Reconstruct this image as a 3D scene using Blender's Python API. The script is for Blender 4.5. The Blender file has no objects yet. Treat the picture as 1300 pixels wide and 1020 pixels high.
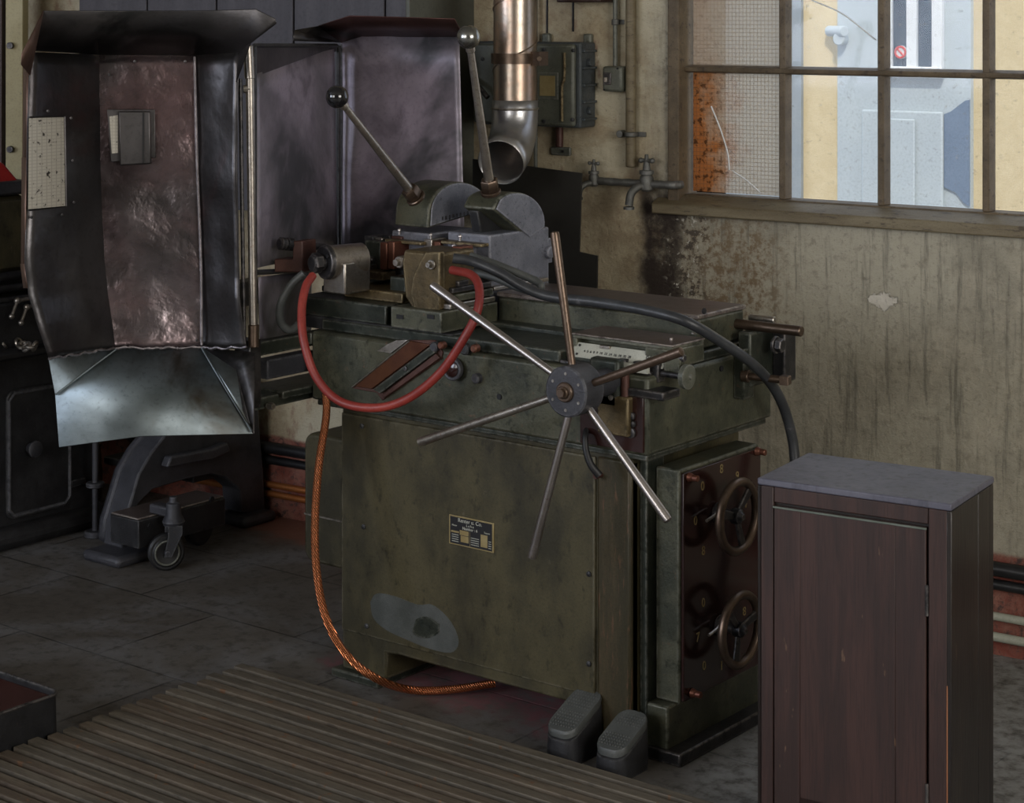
import bpy, bmesh, math, random
from mathutils import Vector, Matrix, noise as mnoise
R = math.radians
PI = math.pi
C = bpy.context.scene.collection
random.seed(7)
# ------------------------------------------------------------------ camera
F = 2478.0; CX = 650.0; HY = 10.0; H = 1.7
A = R(38.18)
FW = Vector((-math.sin(A), math.cos(A), 0)); RT = Vector((math.cos(A), math.sin(A), 0)); UP = Vector((0, 0, 1))
CAM = Vector((0, 0, H))
cd = bpy.data.cameras.new('camera'); cam = bpy.data.objects.new('camera', cd); C.objects.link(cam)
cam.location = CAM; cam.rotation_euler = (PI/2, 0, A)
cd.sensor_width = 36; cd.lens = 36*F/1300; cd.shift_y = (HY-510)/1300; cd.clip_start = .05
bpy.context.scene.camera = cam

def ray(px, py): return FW + RT*((px-CX)/F) + UP*((HY-py)/F)
def aD(px, py, D): return CAM + ray(px, py)*D
def aX(px, py, X): r = ray(px, py); return CAM + r*(X/r.x)
def aY(px, py, Y): r = ray(px, py); return CAM + r*(Y/r.y)
def aZ(px, py, Z): r = ray(px, py); return CAM + r*((Z-H)/r.z)
# wall frame: s along the wall, d into the room, z up
WA = R(4); WO = Vector((-2.12, 4.82, 0)); WU = Vector((math.cos(WA), math.sin(WA), 0)); WN = Vector((math.sin(WA), -math.cos(WA), 0))
MW = Matrix(((WU.x, WN.x, 0, WO.x), (WU.y, WN.y, 0, WO.y), (0, 0, 1, 0), (0, 0, 0, 1)))
MWI = MW.inverted()
def aW(px, py, d=0):          # -> wall coordinates (s, d, z)
    r = ray(px, py); o = CAM - WO
    k = (d - o.dot(WN))/r.dot(WN)
    return MWI @ (CAM + r*k)

# ------------------------------------------------------------------ materials
class NT:
    def __init__(s, name):
        s.m = bpy.data.materials.new(name); s.m.use_nodes = True; s.t = s.m.node_tree; s.t.nodes.clear()
        s.out = s.n('ShaderNodeOutputMaterial'); s.b = s.n('ShaderNodeBsdfPrincipled')
        s.l(s.b.outputs[0], s.out.inputs[0]); s.tc = s.n('ShaderNodeTexCoord').outputs['Object']
    def n(s, t): return s.t.nodes.new(t)
    def l(s, a, b): s.t.links.new(a, b)
    def put(s, v, i):
        if isinstance(v, (int, float)): i.default_value = v
        elif isinstance(v, tuple): i.default_value = v if len(v) == len(i.default_value) else v+(1,)
        else: s.l(v, i)
    def mapp(s, sc=(1, 1, 1), loc=(0, 0, 0), v=None):
        m = s.n('ShaderNodeMapping'); s.l(v or s.tc, m.inputs[0]); m.inputs['Scale'].default_value = sc; m.inputs['Location'].default_value = loc
        return m.outputs[0]
    def noise(s, scale, detail=6, rough=.6, v=None, dist=0):
        n = s.n('ShaderNodeTexNoise'); s.l(v or s.tc, n.inputs['Vector']); n.inputs['Scale'].default_value = scale
        n.inputs['Detail'].default_value = detail; n.inputs['Roughness'].default_value = rough; n.inputs['Distortion'].default_value = dist
        return n.outputs[0]
    def vor(s, scale, v=None):
        n = s.n('ShaderNodeTexVoronoi'); s.l(v or s.tc, n.inputs['Vector']); n.inputs['Scale'].default_value = scale; return n.outputs[0]
    def st(s, v, a, b):       # smooth step a->b
        m = s.n('ShaderNodeMapRange'); m.interpolation_type = 'SMOOTHSTEP'; s.put(v, m.inputs[0])
        m.inputs[1].default_value = a; m.inputs[2].default_value = b; return m.outputs[0]
    def math(s, op, a, b=0.0):
        m = s.n('ShaderNodeMath'); m.operation = op; s.put(a, m.inputs[0]); s.put(b, m.inputs[1]); return m.outputs[0]
    def mix(s, f, a, b):
        m = s.n('ShaderNodeMix'); m.data_type = 'RGBA'; s.put(f, m.inputs[0]); s.put(a, m.inputs[6]); s.put(b, m.inputs[7]); return m.outputs[2]
    def mixf(s, f, a, b):
        m = s.n('ShaderNodeMix'); s.put(f, m.inputs[0]); s.put(a, m.inputs[2]); s.put(b, m.inputs[3]); return m.outputs[0]
    def xyz(s, v=None):
        m = s.n('ShaderNodeSeparateXYZ'); s.l(v or s.tc, m.inputs[0]); return m.outputs
    def bump(s, h, d=.01, st=.5):
        b = s.n('ShaderNodeBump'); b.inputs['Strength'].default_value = st; b.inputs['Distance'].default_value = d
        s.put(h, b.inputs['Height']); s.l(b.outputs[0], s.b.inputs['Normal'])
    def set(s, col=None, rough=None, metal=None, spec=None, coat=None):
        for k, v in (('Base Color', col), ('Roughness', rough), ('Metallic', metal), ('Specular IOR Level', spec), ('Coat Weight', coat)):
            if v is not None: s.put(v, s.b.inputs[k])
        return s.m
    def box(s, v, a, b, soft, wob=0):  # 1 inside a..b
        if wob: v = s.math('ADD', v, wob)
        return s.math('MULTIPLY', s.st(v, a-soft, a+soft), s.math('SUBTRACT', 1.0, s.st(v, b-soft, b+soft)))

def worn(name, c1, c2, c3=None, scale=6, rough=(.35, .6), metal=0.0, bump=.25, streak=None, chips=.66, spec=.5, coat=None, dirt=0.0, edge=None):
    """painted / bare metal: two tones in big clouds, chips or grime of a third, fine grain"""
    t = NT(name)
    v = t.mapp(streak) if streak else t.tc
    n1 = t.noise(scale, 6, .62, v); n2 = t.noise(scale*5.3, 8, .7, v); n3 = t.noise(scale*28, 3, .6)
    col = t.mix(t.st(n1, .35, .68), c1, c2)
    col = t.mix(t.math('MULTIPLY', t.st(n3, .45, .75), .35), col, tuple(x*.45 for x in c1))
    if dirt: col = t.mix(t.math('MULTIPLY', t.st(n2, .46, .34), dirt), col, tuple(x*.35 for x in c1))
    if c3: col = t.mix(t.math('MULTIPLY', t.st(n2, chips-.05, chips+.05), .85), col, c3)
    if edge:          # paint rubbed through to bare metal along the edges
        bv = t.n('ShaderNodeBevel'); bv.samples = 4; bv.inputs['Radius'].default_value = .008
        ge = t.n('ShaderNodeNewGeometry'); dp = t.n('ShaderNodeVectorMath'); dp.operation = 'DOT_PRODUCT'
        t.l(bv.outputs[0], dp.inputs[0]); t.l(ge.outputs['Normal'], dp.inputs[1])
        w_ = t.math('MULTIPLY', t.st(dp.outputs['Value'], .993, .95), t.st(n2, .38, .58)); col = t.mix(t.math('MULTIPLY', w_, .8), col, edge)
    t.bump(t.math('ADD', n2, t.math('MULTIPLY', n3, .3)), .004, bump)
    return t.set(col, t.mixf(n2, rough[0], rough[1]), metal, spec, coat)

M = {}
M['olive'] = worn('olive_paint', (.032, .028, .014), (.085, .072, .034), (.125, .11, .068), 6, (.36, .62), .15, .22, (1, 1, .6), .68, dirt=0.55, edge=(0.17, 0.155, 0.11))
M['green'] = worn('grey_green_paint', (.046, .050, .034), (.105, .104, .068), (.14, .085, .05), 9, (.3, .55), .3, .3, dirt=0.65, edge=(0.26, 0.26, 0.22))
M['darkgreen'] = worn('dark_green_oily_metal', (.022, .028, .022), (.055, .06, .045), (.10, .055, .035), 9, (.28, .5), .45, .3, dirt=0.5, edge=(0.22, 0.22, 0.19))
M['greyblue'] = worn('grey_blue_paint', (.12, .125, .15), (.18, .185, .215), (.05, .05, .06), 12, (.4, .6), .1, .3, None, .63, dirt=0.4, edge=(0.36, 0.36, 0.4))
M['steel'] = worn('worn_steel', (.30, .27, .24), (.42, .38, .33), (.16, .08, .05), 14, (.22, .42), .9, .12, dirt=0.4, edge=(0.6, 0.56, 0.5))
M['brightsteel'] = worn('bright_steel', (.36, .33, .31), (.46, .42, .40), (.2, .12, .09), 10, (.26, .4), .95, .06)
M['browned'] = worn('browned_steel', (.10, .07, .05), (.17, .12, .09), (.25, .2, .16), 12, (.25, .45), .8, .12)
M['darksteel'] = worn('dark_steel', (.03, .03, .033), (.07, .068, .07), (.13, .07, .05), 12, (.28, .5), .7, .2, dirt=0.3, edge=(0.22, 0.2, 0.19))
M['ochre'] = worn('brass_brown_metal', (.085, .062, .03), (.16, .115, .055), (.07, .055, .04), 14, (.3, .5), .55, .3, dirt=0.5, edge=(0.42, 0.34, 0.2))
M['copperred'] = worn('copper_red_metal', (.14, .045, .028), (.20, .085, .055), (.07, .04, .035), 18, (.3, .5), .6, .2)
M['redbrown'] = worn('glossy_red_brown_plate', (.022, .009, .008), (.034, .013, .011), (.05, .02, .016), 4, (.12, .2), .0, .03, None, .72, .6)
M['rustpink'] = worn('rusty_primer', (.06, .025, .02), (.11, .05, .038), (.06, .04, .03), 12, (.4, .6), .3, .3)
M['rustred'] = worn('rust_red_oily_metal', (.085, .028, .014), (.15, .06, .028), (.04, .03, .02), 9, (.25, .4), .5, .15)
M['olivebrown'] = worn('rust_streaked_olive_paint', (.040, .034, .016), (.080, .060, .030), (.12, .065, .035), 7, (.35, .55), .2, .25, (2.5, 2.5, .35), .6)
M['topbrown'] = worn('brown_grey_worn_top', (.085, .066, .060), (.13, .10, .092), (.05, .045, .04), 6, (.3, .5), .3, .15, dirt=0.5, edge=(0.42, 0.38, 0.34))
M['black'] = worn('black_sheet', (.011, .010, .008), (.022, .02, .016), None, 3, (.5, .7), 0, .1)
M['blackiron'] = worn('black_cast_iron', (.016, .016, .018), (.035, .035, .038), (.05, .04, .035), 9, (.4, .6), .3, .35, dirt=0.3, edge=(0.09, 0.09, 0.09))
M['castgrey'] = worn('grey_cast_iron', (.036, .037, .044), (.062, .062, .072), (.03, .03, .03), 9, (.4, .6), .2, .4, dirt=0.3, edge=(0.14, 0.14, 0.15))
M['rubber'] = worn('grey_rubber', (.06, .065, .063), (.10, .105, .10), (.04, .04, .04), 9, (.4, .6), 0, .1)
M['darkrubber'] = worn('dark_rubber', (.022, .024, .027), (.05, .053, .058), (.09, .09, .095), 7, (.3, .5), 0, .12)
M['blackrubber'] = worn('black_rubber', (.008, .008, .009), (.016, .016, .017), None, 9, (.4, .6), 0, .12)
M['redrubber'] = worn('red_rubber', (.20, .022, .018), (.34, .05, .035), (.09, .03, .035), 6, (.35, .55), 0, .1)
M['copper'] = worn('braided_copper', (.55, .19, .09), (.72, .30, .17), (.25, .09, .05), 9, (.25, .4), .85, .15)
M['white'] = worn('cream_enamel', (.42, .43, .37), (.52, .52, .45), (.2, .17, .12), 12, (.4, .5), 0, .05)
M['brass'] = worn('dull_brass', (.42, .32, .14), (.5, .4, .2), None, 20, (.3, .5), .6, .1)
M['ink'] = worn('black_ink', (.01, .01, .012), (.015, .015, .016), None, 10, (.4, .5), 0, 0)
M['lightpipe'] = worn('pale_painted_pipe', (.32, .33, .27), (.42, .42, .35), (.2, .15, .1), 9, (.4, .6), 0, .1)
M['blackpipe'] = worn('black_pipe', (.008, .008, .009), (.02, .02, .022), None, 9, (.3, .5), 0, .1)
M['orangepipe'] = worn('copper_pipe', (.50, .17, .05), (.62, .25, .09), (.2, .1, .05), 9, (.3, .45), .7, .1)
M['yellowpost'] = worn('yellowed_post_paint', (.36, .31, .17), (.42, .37, .22), (.12, .13, .13), 5, (.5, .7), 0, .1)
M['red'] = worn('red_enamel', (.38, .015, .012), (.45, .025, .02), (.1, .02, .02), 6, (.25, .4), 0, .05)
M['box_grey'] = worn('grey_green_cast_box', (.085, .09, .072), (.125, .13, .10), (.05, .05, .045), 10, (.35, .55), .15, .25, dirt=0.4, edge=(0.22, 0.22, 0.2))
M['box_blue'] = worn('blue_grey_cast_side', (.055, .065, .07), (.08, .09, .095), (.02, .02, .02), 20, (.4, .6), .15, .5, None, .6)
M['tapmetal'] = worn('corroded_tap_metal', (.11, .11, .10), (.2, .2, .19), (.17, .10, .06), 20, (.35, .6), .6, .5)
M['purplewood'] = worn('grey_purple_plank_paint', (.058, .055, .066), (.08, .076, .088), None, 3, (.5, .65), 0, .08, (6, 6, .6))
M['greypanel'] = worn('grey_green_panel_paint', (.09, .095, .08), (.12, .125, .105), None, 3, (.5, .65), 0, .05)
M['seam'] = worn('dark_seam', (.006, .006, .007), (.01, .01, .012), None, 5, (.6, .7), 0, 0)

def sheetmetal(name, c1, c2, patches, rough=(.22, .42), dent=.25, metal=.85):
    """beaten sheet steel with hammered dents, dark scorch clouds and bare patches"""
    t = NT(name)
    big = t.noise(3.2, 4, .55); mid = t.noise(11, 4, .5); fin = t.noise(90, 4, .6); sc = t.noise(60, 3, .6, t.mapp((1, 1, .15)))
    col = t.mix(t.st(big, .38, .62), c1, c2)
    for (c, lo, hi, s) in patches: col = t.mix(t.st(t.noise(s, 5, .6, t.mapp((1, 1, 1), (s, 2*s, 0)), .5), lo, hi), col, c)
    col = t.mix(t.math('MULTIPLY', t.st(fin, .5, .75), .3), col, tuple(x*.35 for x in c1))
    h = t.math('ADD', t.math('MULTIPLY', mid, 1.0), t.math('MULTIPLY', fin, .05))
    t.bump(t.math('ADD', h, t.math('MULTIPLY', t.noise(30, 3, .5), .12)), .014, dent*.7)
    return t.set(col, t.mixf(t.math('ADD', t.math('MULTIPLY', mid, .7), t.math('MULTIPLY', sc, .3)), rough[0], rough[1]), metal)
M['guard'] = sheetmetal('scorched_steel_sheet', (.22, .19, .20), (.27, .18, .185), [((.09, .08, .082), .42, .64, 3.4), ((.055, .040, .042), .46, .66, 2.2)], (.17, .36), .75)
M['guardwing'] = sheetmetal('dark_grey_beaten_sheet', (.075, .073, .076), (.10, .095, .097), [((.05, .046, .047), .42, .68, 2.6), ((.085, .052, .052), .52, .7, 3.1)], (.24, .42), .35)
M['guardflat'] = sheetmetal('dark_steel_sheet', (.065, .061, .061), (.12, .112, .112), [((.03, .03, .03), .5, .65, 5)], (.3, .5), .2)
M['guardblue'] = sheetmetal('bluish_bare_sheet', (.115, .135, .14), (.24, .285, .305), [((.075, .065, .05), .44, .64, 3)], (.32, .55), .15)
M['guardviolet'] = sheetmetal('violet_sheen_sheet', (.32, .29, .33), (.44, .385, .46), [((.10, .10, .112), .47, .62, 1.5), ((.22, .195, .23), .45, .7, 8)], (.34, .5), .2, .55)  # lavender sheen from the window is put into the sheet colour
M['guardhood'] = sheetmetal('red_brown_hood_sheet', (.07, .04, .038), (.11, .055, .05), [((.03, .03, .03), .55, .7, 5)], (.35, .55), .12)
M['weld'] = worn('bright_weld_metal', (.17, .155, .16), (.32, .29, .30), (.1, .06, .06), 30, (.25, .4), .9, .3)
M['greyblue_patch'] = worn('bared_grey_primer', (.060, .066, .060), (.090, .096, .090), (.05, .05, .03), 14, (.4, .6), .1, .2)
M['flange'] = sheetmetal('brown_edge_sheet', (.16, .10, .08), (.2, .13, .10), [], (.4, .6), .1)

def duct_mat():
    t = NT('galvanised_duct'); n = t.noise(9, 6, .65); f = t.noise(60, 4, .6)
    col = t.mix(t.st(n, .4, .65), (.42, .36, .30), (.50, .34, .25)); col = t.mix(t.math('MULTIPLY', t.st(f, .5, .7), .5), col, (.28, .24, .2))  # coppery reflection is mixed into the base colour of the duct
    t.bump(n, .006, .3); return t.set(col, t.mixf(n, .22, .42), .95)
M['duct'] = duct_mat()
def elbow_mat():
    t = NT('galvanised_elbow'); n = t.noise(9, 6, .65)
    t.bump(n, .008, .4); return t.set(t.mix(t.st(n, .4, .65), (.42, .42, .44), (.55, .54, .52)), t.mixf(n, .2, .45), .95)
M['elbow'] = elbow_mat()

def wood(name, c1, c2, c3, axis=(9, 9, 1), rough=(.4, .6), chips=.7):
    t = NT(name); v = t.mapp(axis); n = t.noise(3, 7, .65, v, .6); g = t.noise(14, 5, .6, t.mapp((axis[0]*2, axis[1]*2, axis[2]*.6)))
    s = t.noise(11, 4, .5, t.mapp((3, 3, .8)))
    col = t.mix(t.st(n, .35, .65), c1, c2); col = t.mix(t.math('MULTIPLY', t.st(g, .5, .7), .5), col, tuple(x*.4 for x in c1))
    col = t.mix(t.st(s, chips, chips+.03), col, c3)
    t.bump(t.math('ADD', g, n), .003, .3); return t.set(col, t.mixf(g, rough[0], rough[1]), 0)
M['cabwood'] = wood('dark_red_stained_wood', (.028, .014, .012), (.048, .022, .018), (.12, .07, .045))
M['cabside'] = wood('shaded_dark_wood', (.012, .009, .008), (.022, .016, .013), (.05, .032, .022), (9, 9, 1), (.25, .42))  # darker copy of the cabinet wood, with the side's shade in the colour
M['cabtop'] = wood('blue_sheen_top', (.085, .085, .115), (.12, .12, .155), (.04, .03, .03), (2, 2, 2), (.35, .55), .74)  # bluish sheen of the window light is put into the base colour
M['slat'] = wood('worn_duckboard_wood', (.07, .06, .046), (.125, .106, .08), (.12, .07, .04), (1, 9, 9), (.5, .75), .68)
M['slat2'] = wood('rusty_duckboard_wood', (.08, .06, .042), (.13, .105, .076), (.14, .075, .04), (1, 9, 9), (.5, .75), .66)

def floor_mat():
    t = NT('stone_tile_floor')
    rot = t.mapp((1, 1, 1))
    br = t.n('ShaderNodeTexBrick'); t.l(rot, br.inputs['Vector']); br.offset = .5
    br.inputs['Scale'].default_value = 1.0; br.inputs['Mortar Size'].default_value = .004; br.inputs['Mortar Smooth'].default_value = .3
    br.inputs['Brick Width'].default_value = .62; br.inputs['Row Height'].default_value = .42
    br.inputs['Color1'].default_value = (.078, .068, .058, 1); br.inputs['Color2'].default_value = (.115, .105, .094, 1); br.inputs['Mortar'].default_value = (.02, .018, .016, 1)
    n = t.noise(2.3, 7, .65, None, .5); f = t.noise(24, 6, .7); g = t.noise(90, 3, .6)
    col = t.mix(t.math('MULTIPLY', t.st(n, .45, .62), .7), br.outputs[0], (.16, .16, .165))
    col = t.mix(t.math('MULTIPLY', t.st(n, .5, .3), .45), col, (.055, .045, .034))
    col = t.mix(t.math('MULTIPLY', t.st(f, .48, .66), .7), col, (.045, .04, .034))
    col = t.mix(t.math('MULTIPLY', t.st(g, .66, .74), .35), col, (.24, .2, .15))
    x, y, z = t.xyz()     # reddish patches beneath and behind the machine
    wob = t.math('MULTIPLY', t.math('SUBTRACT', t.noise(6, 5, .6), .5), .35)
    m = t.math('MULTIPLY', t.box(x, -3.5, -2.6, .06, wob), t.box(y, 3.66, 4.05, .06, wob))
    col = t.mix(t.math('MULTIPLY', m, t.st(f, .3, .6)), col, (.20, .09, .10))
    m2 = t.math('MULTIPLY', t.box(x, -4.75, -4.1, .08, wob), t.box(y, 4.45, 4.7, .06, wob))
    col = t.mix(t.math('MULTIPLY', m2, .9), col, (.22, .10, .07))
    col = t.mix(t.math('MULTIPLY', t.st(t.math('ADD', x, wob), -2.5, -2.3), t.st(f, .7, .35)), col, (.26, .26, .25))  # side window light on the floor, painted as a paler tone
    t.bump(t.math('ADD', t.math('MULTIPLY', br.outputs[1], -1.2), t.math('MULTIPLY', f, .5)), .004, .6)
    return t.set(col, t.mixf(f, .42, .7), 0, .5)
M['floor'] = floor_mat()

def wall_mat():
    t = NT('old_stained_plaster'); s, d, z = t.xyz()
    big = t.noise(1.6, 6, .65, None, .4); mid = t.noise(7, 8, .72); fin = t.noise(34, 6, .75); grit = t.noise(110, 3, .6)
    strk = t.noise(16, 6, .7, t.mapp((2.2, 1, .16)), .2)
    wob = t.math('MULTIPLY', t.math('SUBTRACT', t.noise(5, 6, .7), .5), .28)
    sw = aW(868, 200).x; swl = aW(812, 200).x; ztop = aW(850, 262).z
    # warm plaster left of the window, grey-green dado below and to the right
    warm = t.mix(t.st(mid, .40, .6), (.46, .39, .265), (.33, .265, .175)); warm = t.mix(t.st(big, .48, .58), warm, (.50, .45, .33))
    warm = t.mix(t.math('MULTIPLY', t.st(t.noise(9, 6, .7, t.mapp((1, 1, .5), (5, 1, 3))), .55, .68), .75), warm, (.24, .125, .095))
    cool = t.mix(t.st(mid, .36, .64), (.37, .335, .26), (.27, .25, .195)); cool = t.mix(t.st(big, .44, .60), cool, (.40, .37, .29))
    cool = t.mix(t.math('MULTIPLY', t.st(strk, .50, .68), .62), cool, (.085, .082, .066))
    cool = t.mix(t.math('MULTIPLY', t.st(fin, .50, .66), .5), cool, (.17, .155, .12))
    mw = t.st(t.math('ADD', s, wob), swl-.04, swl+.12)
    col = t.mix(mw, warm, cool)
    # ochre bloom right under the sill corner
    oc = t.math('MULTIPLY', t.box(s, swl, swl+.45, .1, wob), t.box(z, ztop-.45, ztop-.02, .08, wob))
    col = t.mix(t.math('MULTIPLY', oc, t.st(fin, .42, .6)), col, (.20, .145, .09))
    # black damp stripe under the taps, crumbled speckle beside it
    st1 = t.math('MULTIPLY', t.box(s, swl+.005, swl+.14, .022, t.math('MULTIPLY', wob, .35)), t.box(z, .2, aW(830, 235).z, .05, wob))
    col = t.mix(t.math('MULTIPLY', st1, t.st(mid, .25, .5)), col, (.045, .034, .028))
    st2 = t.math('MULTIPLY', t.box(s, swl+.1, swl+.22, .03, t.math('MULTIPLY', wob, .5)), t.box(z, ztop-.5, ztop+.6, .1, wob))
    col = t.mix(t.math('MULTIPLY', st2, t.st(fin, .5, .56)), col, (.09, .075, .06))
    col = t.mix(t.math('MULTIPLY', st2, t.st(t.noise(55, 4, .6), .60, .64)), col, (.55, .52, .45))
    # bare white plaster chip
    cp = aW(1122, 382); dx = t.math('SUBTRACT', s, cp.x); dz = t.math('SUBTRACT', z, cp.z)
    rr = t.math('ADD', t.math('MULTIPLY', t.math('ABSOLUTE', dx), .75), t.math('MULTIPLY', t.math('ABSOLUTE', dz), 1.7))
    chip = t.st(t.math('ADD', rr, t.math('MULTIPLY', t.math('SUBTRACT', fin, .5), .12)), .046, .038)
    col = t.mix(chip, col, (.60, .56, .48))
    # bare brick foot behind the pipes
    bt = t.st(t.math('ADD', z, t.math('MULTIPLY', wob, .15)), .27, .255)
    brick = t.mix(t.st(mid, .4, .6), (.19, .055, .04), (.26, .12, .09)); brick = t.mix(t.st(fin, .5, .62), brick, (.08, .05, .045))
    col = t.mix(bt, col, brick)
    col = t.mix(t.math('MULTIPLY', t.st(grit, .58, .7), .35), col, (.08, .07, .055))
    hh = t.math('ADD', t.math('ADD', mid, t.math('MULTIPLY', fin, .6)), t.math('MULTIPLY', chip, -.6))
    t.bump(hh, .012, .75); return t.set(col, .85, 0, .25)
M['wall'] = wall_mat()
M['plain'] = worn('shell_plaster', (.30, .27, .21), (.36, .33, .26), (.2, .17, .12), 2, (.8, .9), 0, .1)
M['ceil'] = worn('ceiling_plaster', (.34, .32, .28), (.40, .38, .33), None, 2, (.8, .9), 0, .1)
M['winframe'] = worn('weathered_window_paint', (.085, .062, .036), (.15, .11, .065), (.045, .032, .022), 9, (.5, .7), 0, .5, (1, 1, 1), .6)
M['winframe2'] = worn('weathered_sill_paint', (.13, .10, .055), (.20, .165, .10), (.06, .045, .03), 8, (.45, .7), 0, .5, (.4, 1, 2), .6)
M['facade'] = worn('yellow_render', (.68, .55, .33), (.74, .61, .38), (.60, .47, .27), 14, (.8, .9), 0, .7, None, .62)
M['facadedoor'] = worn('pale_blue_grey_door_paint', (.46, .52, .55), (.50, .56, .58), None, 3, (.5, .7), 0, .05)
M['facadegrey'] = worn('blue_grey_render', (.27, .31, .34), (.31, .35, .37), None, 6, (.6, .8), 0, .1)
M['facadewhite'] = worn('white_window_paint', (.74, .76, .76), (.78, .8, .8), None, 3, (.4, .5), 0, .02)
M['facadeglass'] = worn('dark_house_glass', (.02, .05, .09), (.05, .09, .14), None, 5, (.08, .15), 0, .02)
M['signred'] = worn('red_sign_paint', (.6, .03, .03), (.62, .04, .04), None, 3, (.4, .5), 0, 0)
M['street'] = worn('street_asphalt', (.12, .12, .12), (.16, .16, .16), None, 3, (.8, .9), 0, .2)

def glass_mat(name, dirt=.08, wired=False, rusty=0.0):
    t = NT(name); t.t.nodes.remove(t.b)
    tr = t.n('ShaderNodeBsdfTransparent'); gl = t.n('ShaderNodeBsdfGlossy'); gl.inputs['Roughness'].default_value = .04
    df = t.n('ShaderNodeBsdfDiffuse'); tl = t.n('ShaderNodeBsdfTranslucent')
    x, y, z = t.xyz(); fin = t.noise(60, 5, .6); mid = t.noise(12, 6, .65)
    dcol = (.55, .52, .46, 1); df.inputs[0].default_value = dcol
    fac = t.math('ADD', dirt, t.math('MULTIPLY', t.st(fin, .6, .75), .25))
    if wired:
        gx = t.math('PINGPONG', x, .0058); gz = t.math('PINGPONG', z, .0058)
        line = t.math('MAXIMUM', t.st(gx, .0013, .0005), t.st(gz, .0013, .0005))
        edge = t.st(t.math('ADD', x, t.math('MULTIPLY', t.math('SUBTRACT', mid, .5), .25)), .19, -.03)
        low = t.st(t.math('ADD', z, t.math('MULTIPLY', t.math('SUBTRACT', mid, .5), .3)), .40, .0)
        rust = t.math('MULTIPLY', t.math('MINIMUM', t.math('ADD', edge, t.math('MULTIPLY', t.math('MULTIPLY', edge, low), .6)), 1.0), rusty)
        cc = t.mix(rust, (.70, .64, .54), (.58, .27, .10)); cc = t.mix(t.math('MULTIPLY', line, .55), cc, (.22, .17, .12))
        cc = t.mix(t.math('MULTIPLY', rust, t.st(fin, .52, .62)), cc, (.16, .08, .04))
        t.l(cc, tl.inputs[0]); t.l(cc, df.inputs[0])
        m1 = t.n('ShaderNodeMixShader'); m1.inputs[0].default_value = .75; t.l(df.outputs[0], m1.inputs[1]); t.l(tl.outputs[0], m1.inputs[2])
        m2 = t.n('ShaderNodeMixShader'); t.l(t.math('MAXIMUM', .58, t.math('MAXIMUM', t.math('MULTIPLY', line, .9), t.math('MULTIPLY', rust, .92))), m2.inputs[0]); t.l(tr.outputs[0], m2.inputs[1]); t.l(m1.outputs[0], m2.inputs[2])
        t.l(m2.outputs[0], t.out.inputs[0])
    else:
        m1 = t.n('ShaderNodeMixShader'); t.l(fac, m1.inputs[0]); t.l(tr.outputs[0], m1.inputs[1])
        m3 = t.n('ShaderNodeMixShader'); m3.inputs[0].default_value = .5; t.l(df.outputs[0], m3.inputs[1]); tl.inputs[0].default_value = dcol; t.l(tl.outputs[0], m3.inputs[2])
        t.l(m3.outputs[0], m1.inputs[2])
        m2 = t.n('ShaderNodeMixShader'); m2.inputs[0].default_value = .01; t.l(m1.outputs[0], m2.inputs[1]); t.l(gl.outputs[0], m2.inputs[2])
        t.l(m2.outputs[0], t.out.inputs[0])
    return t.m
M['glass'] = glass_mat('dusty_glass', .07)
M['wireglass'] = glass_mat('wired_glass', .1, True, .25)
M['rustglass'] = glass_mat('rust_stained_wired_glass', .1, True, 1.0)
def mesh_mat():
    t = NT('dirty_wire_mesh_pane'); gx = None
    v = t.mapp((1, 1, 1)); x, y, z = t.xyz(v); u = t.math('ADD', t.math('MULTIPLY', x, .8), t.math('MULTIPLY', y, .6))
    g = t.math('MAXIMUM', t.st(t.math('PINGPONG', u, .004), .0012, .0004), t.st(t.math('PINGPONG', z, .004), .0012, .0004))
    sp = t.st(t.noise(70, 4, .7), .60, .64)
    col = t.mix(t.math('MULTIPLY', g, .4), (.50, .47, .40), (.2, .18, .15)); col = t.mix(sp, col, (.03, .025, .02))  # pale base colour stands in for the brightness seen through the mesh
    return t.set(col, .35, 0)
M['meshpane'] = mesh_mat()

# ------------------------------------------------------------------ mesh helpers
def bm_(): return bmesh.new()
def xf(bm, verts, T):
    if T is not None: bmesh.ops.transform(bm, matrix=T, verts=verts)
def box(bm, a, b, T=None):
    a = Vector(a); b = Vector(b); lo = Vector(map(min, a, b)); hi = Vector(map(max, a, b))
    vs = [bm.verts.new((x, y, z)) for x in (lo.x, hi.x) for y in (lo.y, hi.y) for z in (lo.z, hi.z)]
    for f in ((0, 1, 3, 2), (4, 6, 7, 5), (0, 4, 5, 1), (2, 3, 7, 6), (0, 2, 6, 4), (1, 5, 7, 3)): bm.faces.new([vs[i] for i in f])
    xf(bm, vs, T); return bm
def prism(bm, pts, off, T=None):      # pts: coplanar Vectors, extruded by off
    off = Vector(off); a = [bm.verts.new(p) for p in pts]; b = [bm.verts.new(Vector(p)+off) for p in pts]
    fs = [bm.faces.new(a), bm.faces.new(b[::-1])]; n = len(a)
    for i in range(n): fs.append(bm.faces.new((a[(i+1) % n], a[i], b[i], b[(i+1) % n])))
    bmesh.ops.recalc_face_normals(bm, faces=fs); xf(bm, a+b, T); return bm
def frame_of(d):
    d = d.normalized(); u = d.orthogonal().normalized()
    if abs(d.z) < .99: u = d.cross(UP).normalized()
    return u, d.cross(u).normalized()
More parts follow.
